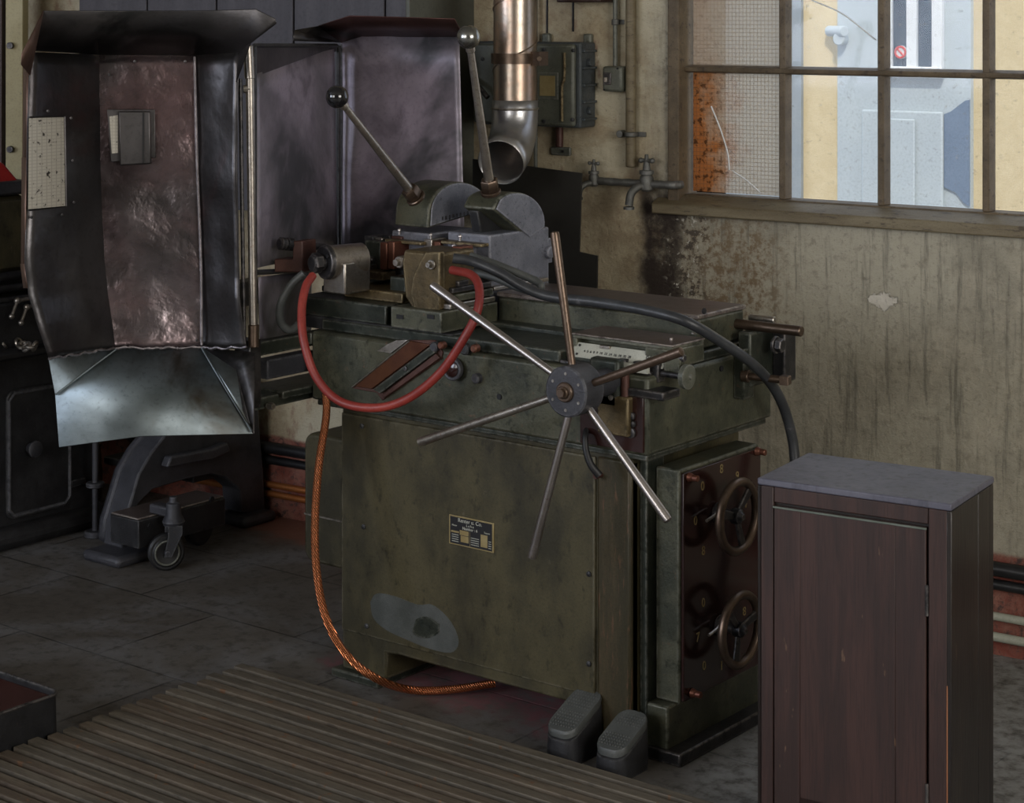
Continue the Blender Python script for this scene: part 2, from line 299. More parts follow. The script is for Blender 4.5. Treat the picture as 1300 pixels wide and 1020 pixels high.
def lathe(bm, p, axis, prof, n=32, phase=0.0):   # prof [(h, r)...] along axis from p
    axis = Vector(axis).normalized(); p = Vector(p); u, v = frame_of(axis); rings = []
    for h, r in prof:
        if r < 1e-5: rings.append([bm.verts.new(p+axis*h)])
        else: rings.append([bm.verts.new(p+axis*h+(u*math.cos(phase+2*PI*i/n)+v*math.sin(phase+2*PI*i/n))*r) for i in range(n)])
    fs = []
    for a, b in zip(rings, rings[1:]):
        for i in range(n):
            j = (i+1) % n
            q = [a[i % len(a)], a[j % len(a)], b[j % len(b)], b[i % len(b)]]; q2 = []
            for w in q:
                if w not in q2: q2.append(w)
            if len(q2) > 2: fs.append(bm.faces.new(q2))
    for r in (rings[0], rings[-1]):
        if len(r) > 2: fs.append(bm.faces.new(r))
    bmesh.ops.recalc_face_normals(bm, faces=fs); return bm
def cyl(bm, a, b, r, r2=None, n=24, ch=0.0):
    a = Vector(a); b = Vector(b); L = (b-a).length; r2 = r if r2 is None else r2; c = ch or min(r*.15, L*.2)
    return lathe(bm, a, b-a, [(0, r-c), (c, r), (L-c, r2), (L, r2-c)], n)
def hexn(bm, a, b, r): a = Vector(a); b = Vector(b); L = (b-a).length; return lathe(bm, a, b-a, [(0, r*.9), (L*.12, r), (L*.88, r), (L, r*.88)], 6, .3)
def ball(bm, c, r): return lathe(bm, Vector(c)-UP*r, UP, [(r-r*math.cos(PI*i/18), r*math.sin(PI*i/18)) for i in range(19)], 32)
def torus(bm, c, axis, R1, r, n=48, m=12):
    axis = Vector(axis).normalized(); u, v = frame_of(axis); c = Vector(c); rings = []
    for i in range(n):
        a = 2*PI*i/n; d = u*math.cos(a)+v*math.sin(a)
        rings.append([bm.verts.new(c+d*(R1+r*math.cos(2*PI*k/m))+axis*r*math.sin(2*PI*k/m)) for k in range(m)])
    fs = []
    for i in range(n):
        for k in range(m):
            a, b = rings[i], rings[(i+1) % n]; fs.append(bm.faces.new((a[k], a[(k+1) % m], b[(k+1) % m], b[k])))
    bmesh.ops.recalc_face_normals(bm, faces=fs); return bm
def spline(pts, n=12):
    P = [Vector(p) for p in pts]; P = [P[0]*2-P[1]]+P+[P[-1]*2-P[-2]]; out = []
    for i in range(1, len(P)-2):
        for k in range(n):
            t = k/n; a, b, c, d = P[i-1], P[i], P[i+1], P[i+2]
            out.append(.5*((2*b)+(c-a)*t+(2*a-5*b+4*c-d)*t*t+(3*b-a-3*c+d)*t**3))
    out.append(P[-2]); return out
def tube(bm, pts, r, m=14, smooth=True, n=12, rf=None, closed=False):
    P = spline(pts, n) if smooth else [Vector(p) for p in pts]
    u = None; rings = []
    for i, p in enumerate(P):
        d = (P[min(i+1, len(P)-1)]-P[max(i-1, 0)]).normalized()
        if u is None: u, _ = frame_of(d)
        u = (u-d*u.dot(d)).normalized(); v = d.cross(u)
        rr = rf(i/(len(P)-1), i) if rf else r
        rings.append([bm.verts.new(p+(u*math.cos(2*PI*k/m)+v*math.sin(2*PI*k/m))*rr) for k in range(m)])
    fs = []
    for a, b in zip(rings, rings[1:]):
        for k in range(m): fs.append(bm.faces.new((a[k], a[(k+1) % m], b[(k+1) % m], b[k])))
    fs.append(bm.faces.new(rings[0])); fs.append(bm.faces.new(rings[-1]))
    bmesh.ops.recalc_face_normals(bm, faces=fs); return bm
def sheet(bm, rows, sub=6, dent=0.0, seed=0):     # rows of points, bilinear between
    nr, nc = len(rows), len(rows[0]); G = []
    for i in range((nr-1)*sub+1):
        a = min(i//sub, nr-2); fa = (i-a*sub)/sub; line = []
        for j in range((nc-1)*sub+1):
            b = min(j//sub, nc-2); fb = (j-b*sub)/sub
            p = (rows[a][b]*(1-fb)+rows[a][b+1]*fb)*(1-fa)+(rows[a+1][b]*(1-fb)+rows[a+1][b+1]*fb)*fa
            if dent: p = p+FW*(mnoise.noise(p*9+Vector((seed, 0, 0)))*dent+mnoise.noise(p*24+Vector((seed, 5, 0)))*dent*.35)
            line.append(bm.verts.new(p))
        G.append(line)
    for i in range(len(G)-1):
        for j in range(len(G[0])-1): bm.faces.new((G[i][j], G[i+1][j], G[i+1][j+1], G[i][j+1]))
    return bm
def finish(name, bm, mat, parent=None, T=None, bev=0.0, solid=0.0, ang=35, origin=None):
    """link bm (world coordinates, or wall coordinates with T=MW) as one mesh object"""
    bm.normal_update()
    for f in bm.faces: f.smooth = True
    for e in bm.edges:
        if len(e.link_faces) == 2 and e.calc_face_angle(0) > R(ang): e.smooth = False
    world = T if T is not None else Matrix.Identity(4)
    if parent is None and origin is None:
        c = Vector((0, 0, 0)); zmin = 1e9
        for v in bm.verts: c += v.co; zmin = min(zmin, v.co.z)
        c /= max(1, len(bm.verts)); origin = Vector((c.x, c.y, zmin))
    me = bpy.data.meshes.new(name)
    if parent is not None:
        base = WORLD[parent.name]; bmesh.ops.transform(bm, matrix=base.inverted() @ world, verts=bm.verts); mw = base
    else:
        mw = world @ Matrix.Translation(origin); bmesh.ops.transform(bm, matrix=Matrix.Translation(-Vector(origin)), verts=bm.verts)
    bm.to_mesh(me); bm.free()
    o = bpy.data.objects.new(name, me); C.objects.link(o); me.materials.append(M[mat] if isinstance(mat, str) else mat)
    if parent is not None: o.parent = parent; WORLD[o.name] = mw
    else: o.matrix_world = mw; WORLD[o.name] = mw.copy()
    if solid: s = o.modifiers.new('solid', 'SOLIDIFY'); s.thickness = solid; s.offset = 0
    if bev: b = o.modifiers.new('bevel', 'BEVEL'); b.width = bev; b.segments = 2; b.limit_method = 'ANGLE'; b.angle_limit = R(40); b.harden_normals = False
    return o
WORLD = {}
def thing(name, label, cat, loc, group=None, T=None):
    o = bpy.data.objects.new(name, None); C.objects.link(o); o.empty_display_size = .1
    mw = (T if T is not None else Matrix.Identity(4)) @ Matrix.Translation(Vector(loc)); o.matrix_world = mw; WORLD[o.name] = mw.copy()
    o['label'] = label; o['category'] = cat
    if group: o['group'] = group
    return o
def tag(o, label, cat, group=None):
    o['label'] = label; o['category'] = cat
    if group: o['group'] = group
    return o
def struct(name, bm, mat, T=None, bev=0.0): o = finish(name, bm, mat, None, T, bev); o['kind'] = 'structure'; return o
def dup(root, T, label=None):          # T: world offset vector
    c = root.copy(); C.objects.link(c); c.matrix_world = Matrix.Translation(T) @ WORLD[root.name]; WORLD[c.name] = Matrix.Translation(T) @ WORLD[root.name]
    if label: c['label'] = label
    for ch in list(root.children):
        k = ch.copy(); C.objects.link(k); k.parent = c; WORLD[k.name] = WORLD[c.name]
        for g in list(ch.children): q = g.copy(); C.objects.link(q); q.parent = k; WORLD[q.name] = WORLD[c.name]
    return c
def text(name, s, size, p, xdir, ydir, mat, parent, depth=.0006, align='CENTER', T=None):
    cu = bpy.data.curves.new(name, 'FONT'); cu.body = s; cu.size = size; cu.extrude = depth; cu.align_x = align; cu.align_y = 'CENTER'; cu.resolution_u = 3
    to = bpy.data.objects.new('tmp', cu); C.objects.link(to); dg = bpy.context.evaluated_depsgraph_get()
    me = bpy.data.meshes.new_from_object(to.evaluated_get(dg)); bm = bm_(); bm.from_mesh(me)
    bpy.data.objects.remove(to); bpy.data.meshes.remove(me)
    x = Vector(xdir).normalized(); y = Vector(ydir).normalized(); z = x.cross(y)
    mm = Matrix(((x.x, y.x, z.x, p[0]), (x.y, y.y, z.y, p[1]), (x.z, y.z, z.z, p[2]), (0, 0, 0, 1)))
    bmesh.ops.transform(bm, matrix=mm, verts=bm.verts); return finish(name, bm, mat, parent, T)
def rbox(bm, c0, c1, r, axis=1, T=None, n=6):
    """box between corners with rounded outline in the plane across `axis`"""
    a = Vector(map(min, c0, c1)); b = Vector(map(max, c0, c1)); ax = [i for i in range(3) if i != axis]; pts = []
    for cx, cy, a0 in ((b[ax[0]]-r, b[ax[1]]-r, 0), (a[ax[0]]+r, b[ax[1]]-r, 90), (a[ax[0]]+r, a[ax[1]]+r, 180), (b[ax[0]]-r, a[ax[1]]+r, 270)):
        for k in range(n+1):
            t = R(a0+90*k/n); p = [0, 0, 0]; p[axis] = a[axis]; p[ax[0]] = cx+r*math.cos(t); p[ax[1]] = cy+r*math.sin(t); pts.append(Vector(p))
    off = [0, 0, 0]; off[axis] = b[axis]-a[axis]; return prism(bm, pts, off, T)
# ================================================================== THE SETTING
WIN_D = -.05
gl = aW(872, 246, WIN_D); s0 = gl.x; z0 = gl.z
c1 = aW(997, 246, WIN_D).x; c2 = aW(1122, 246, WIN_D).x; PW = (aW(1255, 246, WIN_D).x-c1)/2
BARW = .032; zb = aW(997, 89, WIN_D).z; PH = aW(997, 89, WIN_D).z-aW(997, 250, WIN_D).z
s0 = c1-PW; NC, NR = 6, 4; z0 = zb-PH; s1 = s0+PW*NC; z1 = z0+PH*NR
HO = .05        # frame width round the glazing
bm = bm_(); WL, WR_, CEIL = -5.6, 4.6, 3.7
for a, b in (((WL, -.35, 0), (s0-HO, 0, CEIL)), ((s1+HO, -.35, 0), (WR_, 0, CEIL)), ((s0-HO, -.35, 0), (s1+HO, 0, z0-HO)), ((s0-HO, -.35, z1+HO), (s1+HO, 0, CEIL))): box(bm, a, b)
bmesh.ops.remove_doubles(bm, verts=bm.verts, dist=1e-5)
o = finish('wall_back', bm, 'wall', None, MW, 0, 0, 35, (0, 0, 0)); o['kind'] = 'structure'
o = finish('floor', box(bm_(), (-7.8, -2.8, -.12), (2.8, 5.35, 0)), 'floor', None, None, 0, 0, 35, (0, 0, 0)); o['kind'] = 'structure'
struct('ceiling', box(bm_(), (-7.8, -2.8, CEIL), (2.8, 5.35, CEIL+.15)), 'ceil')
struct('wall_left', box(bm_(), (-7.95, -2.8, 0), (-7.7, 4.55, CEIL)), 'plain')
def wall_with_hole(name, x0, x1, y0, y1, along, holes, zlo, zhi):
    bm = bm_(); cur = x0 if along == 0 else y0; end = x1 if along == 0 else y1
    def seg(a, b, za, zb_):
        if along == 0: box(bm, (a, y0, za), (b, y1, zb_))
        else: box(bm, (x0, a, za), (x1, b, zb_))
    for (h0, h1) in holes: seg(cur, h0, 0, CEIL); seg(h0, h1, 0, zlo); seg(h0, h1, zhi, CEIL); cur = h1
    seg(cur, end, 0, CEIL); struct(name, bm, 'plain')
wall_with_hole('wall_front', -7.7, 2.6, -2.8, -2.6, 0, [(-6.6, -4.4), (-3.6, -1.4)], 1.1, 3.2)
wall_with_hole('wall_right', 2.6, 2.8, -2.8, 5.2, 1, [(.2, 2.9)], 1.0, 3.2)

win = bpy.data.objects.new('window_1', None); C.objects.link(win); mw = MW @ Matrix.Translation((s0, WIN_D, z0)); win.matrix_world = mw; WORLD['window_1'] = mw.copy(); win['kind'] = 'structure'
bm = bm_()
box(bm, (s0-HO, -.10, z0-HO), (s0-.012, .012, z1+HO)); box(bm, (s1+.012, -.10, z0-HO), (s1+HO, .012, z1+HO)); box(bm, (s0-.012, -.10, z1+.012), (s1+.012, .012, z1+HO))
box(bm, (s0-.012, -.10, z0-HO), (s1+.012, -.02, z0-.006))
finish('window_frame', bm, 'winframe', win, MW, .004)
for i in range(1, NC):
    x = s0+PW*i; bm = bm_()
    prism(bm, [Vector((x-BARW/2, WIN_D-.012, z0-.006)), Vector((x-BARW*.28, WIN_D+.022, z0-.006)), Vector((x+BARW*.28, WIN_D+.022, z0-.006)), Vector((x+BARW/2, WIN_D-.012, z0-.006))], (0, 0, z1-z0+.018))
    finish('mullion', bm, 'winframe', win, MW, .003)
for j in range(1, NR):
    z = z0+PH*j; bm = bm_()
    prism(bm, [Vector((s0-.014, WIN_D-.012, z-BARW*.42)), Vector((s0-.014, WIN_D+.026, z-BARW*.3)), Vector((s0-.014, WIN_D+.030, z+BARW*.12)), Vector((s0-.014, WIN_D-.012, z+BARW*.36))], (s1-s0+.028, 0, 0))
    finish('glazing_bar', bm, 'winframe', win, MW, .003)
bm = bm_(); prism(bm, [Vector((s0-.09, -.06, z0-.012)), Vector((s0-.09, -.02, z0-.010)), Vector((s0-.09, .035, z0-.032)), Vector((s0-.09, .035, z0-.062)), Vector((s0-.09, -.06, z0-.070))], (s1-s0+.2, 0, 0))
finish('window_sill', bm, 'winframe2', win, MW, .004)
for j in range(NR):
    for i in range(NC):
        m = 'rustglass' if (i == 0 and j == 0) else ('wireglass' if i == 0 else 'glass')
        a = (s0+PW*i+.001, WIN_D-.006, z0+PH*j+.001); b = (s0+PW*(i+1)-.001, WIN_D-.002, z0+PH*(j+1)-.001)
        pane = finish('pane', box(bm_(), a, b), m, win, MW)
        if m == 'rustglass': pane['label'] = 'rust-stained wired glass pane with a crack'
        elif m == 'wireglass': pane['label'] = 'wired glass pane'
# cracks in the panes
def crack(pts): return finish('crack', tube(bm_(), [aW(x, y, WIN_D) for x, y in pts], .0022, 6, True, 5), 'facadewhite', win, MW)
crack([(903, 135), (915, 165), (924, 195), (926, 216)]); crack([(930, 217), (948, 229), (966, 245)]); crack([(1030, 0), (1065, 15), (1090, 33), (1112, 51)])

# plaster cornice line at the foot of the wall, pipes in front of the bare brick
def wpipe(name, label, za, r, mat, d, cat='pipe', group=None, start=None):
    bm = bm_(); P = [Vector((start or WL+.9, d, za)), Vector((-1.0, d, za)), Vector((1.6, d, za)), Vector((4.3, d, za))]
    tube(bm, P, r, 14, True, 6)
    return tag(finish(name, bm, mat, None, MW), label, cat, group)
zz = lambda y: aW(1285, y, .05).z
wpipe('wall_pipe', 'thick black pipe along the wall foot, topmost of the four', zz(730), .019, 'blackpipe', .022)
wpipe('wall_pipe', 'black pipe along the wall foot, second from the top', zz(751), .014, 'blackpipe', .016)
wpipe('wall_pipe', 'third pipe down along the wall foot, thin and pale beside the cabinet', zz(792), .011, 'lightpipe', .016, start=-1.3)
wpipe('wall_pipe', 'lowest pipe along the wall foot, pale, just above the floor', zz(818), .012, 'lightpipe', .018, start=-1.3)
def cpipe(label, ya):
    a = aW(180, ya-54, .06); b = aW(425, ya, .06); z = aW(360, ya-14, .06).z
    bm = bm_(); tube(bm, [Vector((a.x, .014, z)), Vector(((a.x+b.x)/2, .014, z)), Vector((b.x, .014, z))], .011, 14, True, 5)
    return tag(finish('copper_pipe', bm, 'orangepipe', None, MW), label, 'pipe')
cpipe('upper copper pipe along the wall foot between the two machines', 638); cpipe('lower copper pipe along the wall foot between the two machines', 650)

# house across the yard
hb = aW(1150, 95, -5.0); T2 = MW
hs = lambda px: aW(px, 100, -5.0).x
hz = lambda py: aW(1150, py, -5.0).z
house = thing('house', 'yellow rendered house front across the yard seen through the window', 'building', (hs(1150), -5.2, -1.2), None, MW)
finish('wall', box(bm_(), (hs(850)-2.5, -5.4, -1.2), (hs(1300)+4, -5.0, 5.0)), 'facade', house, MW)
finish('corner_strip', box(bm_(), (hs(850)-2.4, -5.0, -1.19), (hs(1020), -4.97, 4.9)), 'facadegrey', house, MW)
finish('door_surround', box(bm_(), (hs(1067), -5.0, -1.19), (hs(1236), -4.96, 4.6)), 'facadedoor', house, MW)
dl = finish('door_leaf', box(bm_(), (hs(1099), -4.96, -1.18), (hs(1202), -4.94, hz(140))), 'facadedoor', house, MW, .01)
finish('door_panel', box(bm_(), (hs(1132), -4.94, -1.1), (hs(1168), -4.925, hz(150))), 'facadedoor', dl, MW, .01)
wf = bm_(); xa, xb, zc, zd = hs(1126), hs(1203), hz(98), hz(-60)
for a, b in (((xa, -4.96, zc), (xa+.06, -4.92, zd)), ((xb-.06, -4.96, zc), (xb, -4.92, zd)), ((xa, -4.96, zc), (xb, -4.91, zc+.06)), ((xa, -4.96, zd-.06), (xb, -4.92, zd)), (((xa+xb)/2-.03, -4.96, zc), ((xa+xb)/2+.03, -4.92, zd))): box(wf, a, b)
wf_ = finish('house_window', wf, 'facadewhite', house, MW, .005)
finish('window_glass', box(bm_(), (xa+.02, -4.955, zc+.02), (xb-.02, -4.945, zd-.02)), 'facadeglass', wf_, MW)
bm = bm_(); lathe(bm, Vector((hs(1149.5), -4.945, hz(66))), (0, 1, 0), [(0, .036), (.012, .035), (.013, 0)], 32)
sg = finish('no_parking_sign', bm, 'facadewhite', house, MW)
bm = bm_(); torus(bm, (hs(1149.5), -4.93, hz(66)), (0, 1, 0), .029, .006, 36, 8); q = Vector((hs(1149.5), -4.93, hz(66)))
cyl(bm, q+Vector((-.02, 0, .02)), q+Vector((.02, 0, -.02)), .005); finish('sign_ring', bm, 'signred', sg, MW)
bm = bm_(); cyl(bm, (hs(1055), -4.97, hz(40)), (hs(1082), -4.9, hz(40)), .03); cyl(bm, (hs(1074), -4.97, hz(50)), (hs(1074), -4.9, hz(50)), .035)
finish('door_bracket', bm, 'facadedoor', house, MW)
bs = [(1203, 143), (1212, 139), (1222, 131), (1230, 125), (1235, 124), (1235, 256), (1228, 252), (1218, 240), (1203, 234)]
M['blueshade'] = worn('painted_blue_shadow', (.14, .20, .29), (.17, .235, .33), None, 3, (.6, .8), 0, .05)
finish('blue_shadow', prism(bm_(), [Vector((hs(x), -4.96, hz(y))) for x, y in bs], (0, .012, 0)), 'blueshade', house, MW)  # shadow on the house front, built as a thin dark blue slab
struct('trim_1', box(bm_(), (-9, -12, -1.4), (9, -.36, -1.2)), 'street', MW)

# ------------------------------------------------------------------ things on the wall
# tall plank cupboard hung on the wall, top left
lr = aW(517, 100, .33); lf = aW(100, 100, .33)
cup = thing('wall_cupboard', 'tall wall cupboard of grey-purple planks behind the splash guard', 'cupboard', (lf.x, 0, 1.06), None, MW)
sx0, sx1 = lf.x, lr.x; CZ0, CZ1 = 1.06, 2.6
finish('carcass', box(bm_(), (sx0, .0, CZ0), (sx1-.004, .31, CZ1)), 'seam', cup, MW)
gx = [sx0]+[aW(p, 30, .33).x for p in (105, 187, 275, 373, 489)]+[sx1]
gx = gx[1:]
for a, b in zip([sx0-.0]+gx[1:-1], gx[1:]):
    finish('plank', box(bm_(), (a+.004, .31, CZ0), (b-.004, .332, CZ1)), 'purplewood', cup, MW, .002)
finish('side_panel', box(bm_(), (sx1-.004, .0, CZ0), (sx1+.010, .332, CZ1)), 'greypanel', cup, MW, .002)

# painted post at the far left
pl = aD(7, 200, 6.95); pr = aD(29, 200, 6.95)
post = thing('post', 'yellowed painted steel post at the far left', 'post', (pl.x-.01, pl.y+.02, 0))
p2 = Vector((pr.x, pr.y, 0)); p1 = Vector((pl.x, pl.y, 0)); nn = Vector((-RT.y, RT.x, 0))*.08
finish('post_body', prism(bm_(), [p1, p2, p2+nn, p1+nn], (0, 0, 3.69)), 'yellowpost', post, None, .003)
bm = bm_()
for py in (58, 190): q = aD(12, py, 6.93); cyl(bm, q, q+FW*.03, .012)
finish('bolt', bm, 'darksteel', post)
p0 = p1-RT*.055
tag(finish('timber_board', prism(bm_(), [p0, p1-RT*.012, p1-RT*.012+nn, p0+nn], (0, 0, 3.69)), 'cabwood', None, None, .003), 'dark timber board beside the yellowed post at the frame edge', 'board')

# cast iron switch box
def wb(px0, py0, px1, py1, d0, d1, bm=None, dd=None):     # box on the wall from two pixels at depth d1
    a = aW(px0, py0, d1); b = aW(px1, py1, d1); bm = bm or bm_(); return box(bm, (a.x, d0, a.z), (b.x, d1, b.z))
swb = thing('switch_box', 'large grey-green cast iron switch box behind the metal duct', 'switch box', (aW(680, 160).x, 0, aW(680, 160).z), None, MW)
ba = aW(604, 60, .09); bb = aW(736, 163, .09)
BX0, BX1, BZ0, BZ1 = ba.x, bb.x, bb.z, aW(736, 54, .09).z
finish('box_body', box(bm_(), (BX0, 0, BZ0), (BX1, .085, BZ1)), 'box_blue', swb, MW, .006)
finish('cover', box(bm_(), (BX0, .085, BZ0+.005), (BX1-.012, .105, BZ1-.005)), 'box_grey', swb, MW, .008)
bm = bm_(); cxm = BX1-.05
tube(bm, [Vector((cxm, .108, BZ0+.02)), Vector((cxm, .108, BZ0+.12)), Vector((cxm+.008, .108, BZ0+.15)), Vector((cxm+.008, .108, BZ1-.03))], .004, 8)
finish('cover_rim', bm, 'ochre', swb, MW)
wa_, wb_ = aW(686, 96, .106), aW(705, 122, .106)
fr = finish('label_plate', box(bm_(), (wa_.x-.01, .104, wb_.z-.01), (wb_.x+.01, .108, wa_.z+.01)), 'box_grey', swb, MW, .001)
finish('label_card', box(bm_(), (wa_.x, .107, wb_.z), (wb_.x, .1095, wa_.z)), 'brass', fr, MW)
for (x, z) in ((691, 63), (691, 154), (728, 64), (727, 152), (613, 75), (613, 160)):
    q = aW(x, z, .105); finish('cover_screw', lathe(bm_(), (q.x, .103, q.z), (0, 1, 0), [(0, .006), (.006, .006), (.007, .004), (.007, 0)], 10), 'blackiron', swb, MW)
for k in range(5):      # ribs cast on the side
    zc_ = BZ0+(BZ1-BZ0)*(k+.5)/5; finish('side_rib', box(bm_(), (BX1-.001, .008, zc_-.004), (BX1+.010, .078, zc_+.004)), 'box_blue', swb, MW, .002)
bm = bm_()
for zc_ in (BZ0+.05, BZ1-.06): hexn(bm, (BX1, .045, zc_), (BX1+.014, .045, zc_), .012)
finish('side_plug', bm, 'box_blue', swb, MW)
for px_ in (692, 755): q = aW(px_, 50, .02); finish('mounting_lug', box(bm_(), (min(q.x, BX1-.02)-.014, 0, BZ1-.01), (min(q.x, BX1-.02)+.014, .02, BZ1+.025)), 'box_grey', swb, MW, .006)
bm = bm_(); q0 = aW(610, 108, .107); tube(bm, [Vector((q0.x-.02, .11, q0.z+.02)), Vector((q0.x+.01, .135, q0.z)), Vector((q0.x+.05, .14, q0.z-.035))], .008, 10)
finish('switch_lever', bm, 'darksteel', swb, MW)
q = aW(707, 167, .03); q2 = aW(707, 187, .03)
tag(finish('conduit_stub', cyl(bm_(), (q.x, .016, BZ0), (q.x, .016, q2.z-.0), .012), 'rustpink', None, MW), 'short rusty conduit below the large switch box', 'conduit')
bk = thing('pipe_clamp', 'wide pipe clamp strap on the wall under the large switch box', 'pipe clamp', (q.x, 0, q2.z-.012), None, MW)
finish('strap', box(bm_(), (q.x-.035, 0, q2.z-.026), (q.x+.035, .012, q2.z-.0005)), 'box_grey', bk, MW, .004)
finish('clamp_screw', lathe(bm_(), (q.x+.01, .01, q2.z-.013), (0, 1, 0), [(0, .004), (.006, .004), (.006, 0)], 10), 'seam', bk, MW)

# small switch and its conduit
sb = thing('switch', 'small square grey switch box left of the vertical wall pipe', 'switch', (aW(778, 118).x, 0, aW(778, 118).z), None, MW)
wa1, wb1 = aW(764, 84, .045), aW(789, 117, .045)
finish('switch_housing', box(bm_(), (wa1.x, 0, wb1.z), (wb1.x, .045, wa1.z)), 'box_grey', sb, MW, .008)
rk = aW(770, 100, .05); kn = finish('rocker_plate', box(bm_(), (rk.x-.012, .044, rk.z-.018), (rk.x+.014, .050, rk.z+.018)), 'darksteel', sb, MW, .002)
finish('toggle', box(bm_(), (rk.x-.003, .049, rk.z-.010), (rk.x+.006, .060, rk.z+.004)), 'steel', kn, MW, .001)
for (x, y) in ((784, 87), (767, 114)):
    qq = aW(x, y, .046); finish('housing_screw', lathe(bm_(), (qq.x, .044, qq.z), (0, 1, 0), [(0, .003), (.004, .003), (.004, 0)], 8), 'seam', sb, MW)
ca = aW(781, 84, .02)
cnd = thing('conduit', 'thin grey conduit running up from the small switch', 'conduit', (ca.x, .02, wa1.z), None, MW)
finish('tube', cyl(bm_(), (ca.x, .02, wa1.z), (ca.x, .02, 3.6), .007, None, 14), 'box_grey', cnd, MW)
cz = aW(781, 28, .02).z; bm = bm_(); box(bm, (ca.x-.022, 0, cz-.007), (ca.x+.02, .004, cz+.007)); cyl(bm, (ca.x, .02, cz-.009), (ca.x, .02, cz+.009), .011)
finish('clip', bm, 'tapmetal', cnd, MW, .001)
# box top centre, barely in frame
q0, q1 = aW(706, 3, .08), aW(762, 3, .08)
tag(finish('panel_box', box(bm_(), (q0.x, 0, q0.z), (q1.x, .08, q0.z+.3)), 'cabwood', None, MW, .004), 'dark red box on the wall above the large switch box, bottom edge showing', 'box')
# boarding joints in the wall
bm = bm_()
for px_, y1_ in ((695, 42), (728, 40)):
    q = aW(px_, y1_); box(bm, (q.x-.0025, -.003, q.z), (q.x+.0025, .003, 2.4))
finish('trim_2', bm, 'seam', None, MW)['kind'] = 'structure'

# tall vertical pipe with clamp
vx = aW(801, 100, .022).x; zt = aW(801, 212, .022).z
vp = thing('water_pipe', 'tall thick brown pipe running up the wall to the left of the window', 'pipe', (vx, .022, zt), None, MW)
finish('tube', cyl(bm_(), (vx, .022, zt), (vx, .022, 3.65), .0155), 'winframe2', vp, MW)
cz = aW(801, 171, .03).z; bm = bm_(); box(bm, (vx-.045, 0, cz-.007), (vx+.04, .008, cz+.007)); cyl(bm, (vx, .022, cz-.008), (vx, .022, cz+.008), .020); cyl(bm, (vx-.036, 0, cz), (vx-.036, .03, cz), .011)
finish('clamp', bm, 'tapmetal', vp, MW, .001)
# the tap rail with two taps
ry = aW(800, 232, .03)
ra, rb_ = aW(757, 228, .035), aW(848, 232, .035)
tp = thing('tap_pipe', 'horizontal corroded pipe between the two wall taps', 'pipe', (ra.x, 0, ry.z), None, MW)
bm = bm_(); rnd = random.Random(3); tube(bm, [Vector((ra.x, .035, ry.z)), Vector(((ra.x+rb_.x)/2, .035, ry.z)), Vector((rb_.x, .035, ry.z)), Vector((rb_.x+.02, .02, ry.z)), Vector((rb_.x+.025, 0, ry.z))], .011, 14, True, 8, lambda t, i: .0105+rnd.random()*.0022)
finish('tube', bm, 'tapmetal', tp, MW)
def tap(px, label, sc, grp=None):
    q = aW(px, 228, .035); x, z = q.x, ry.z
    t = thing('tap', label, 'tap', (x, .035, z), grp, MW)
    bm = bm_(); lathe(bm, (x, .04, z-.016*sc), (0, 0, 1), [(0, .010*sc), (.006, .015*sc), (.03*sc, .015*sc), (.036*sc, .012*sc), (.037*sc, .016*sc), (.045*sc, .016*sc), (.046*sc, .009*sc), (.062*sc, .007*sc)], 18)
    tube(bm, [Vector((x, .04, z-.006)), Vector((x-.012*sc, .062, z-.008)), Vector((x-.022*sc, .078, z-.02*sc)), Vector((x-.026*sc, .082, z-.045*sc))], .009*sc, 12, True, 6)
    finish('spout', bm, 'tapmetal', t, MW)
    bm = bm_(); lathe(bm, (x-.026*sc, .082, z-.054*sc), (0, 0, 1), [(0, .012*sc), (.008, .012*sc), (.009, .009*sc)], 16); finish('nozzle', bm, 'tapmetal', t, MW)
    bm = bm_(); zt_ = z-.016*sc+.062*sc; cyl(bm, (x-.014*sc, .04, zt_+.006), (x+.014*sc, .04, zt_+.006), .0045*sc, None, 10); ball(bm, (x-.014*sc, .04, zt_+.006), .006*sc); ball(bm, (x+.014*sc, .04, zt_+.006), .006*sc); cyl(bm, (x, .04, zt_-.002), (x, .04, zt_+.018*sc), .005*sc, .004*sc, 10)
    finish('tap_handle', bm, 'tapmetal', t, MW)
tap(755, 'small brass-bodied wall tap at the left end of the corroded pipe', 1.0)
tap(822, 'larger corroded wall tap next to the window frame', 1.35)

# spiral duct with elbow and clamp
DD = 5.62; dc = aD(654, 80, DD); DR = .0625
dct = thing('exhaust_duct', 'round spiral metal exhaust duct with open elbow in front of the switch box', 'duct', (dc.x, dc.y, aD(654, 225, DD).z))
zj = aD(654, 140, DD).z
bm = bm_(); n = 150; rings = []
lathe(bm, Vector((dc.x, dc.y, zj)), UP, [(0, DR), (3.68-zj, DR)], 48); finish('straight_tube', bm, 'duct', dct)
bm = bm_(); pts = []
for i in range(0, 400):
    a = i*.22; z = zj+.02+i*.0058
    if z > 3.6: break
    pts.append(Vector((dc.x+math.cos(a)*DR, dc.y+math.sin(a)*DR, z)))
pts = [Vector((dc.x+math.cos(2*PI*(i/36))*DR, dc.y+math.sin(2*PI*(i/36))*DR, zj+.01+.175*(i/36))) for i in range(0, 36*12)]
tube(bm, pts, .0032, 6, False); finish('spiral_seam', bm, 'duct', dct)
mouth = aD(611, 196, DD-.30)
hdir = Vector((mouth.x-dc.x, mouth.y-dc.y, 0)).normalized()
bm = bm_(); ang = 72; RB = .13; cc = Vector((dc.x, dc.y, zj))+hdir*RB; path = []
for i in range(19):
    a = R(ang*i/18); path.append(cc-hdir*(RB*math.cos(a))-UP*(RB*math.sin(a)))
dl_ = (path[-1]-path[-2]).normalized(); path.append(path[-1]+dl_*.05)
path = [Vector((dc.x, dc.y, zj+.03))]+path
u = None; m = 40; rings = []
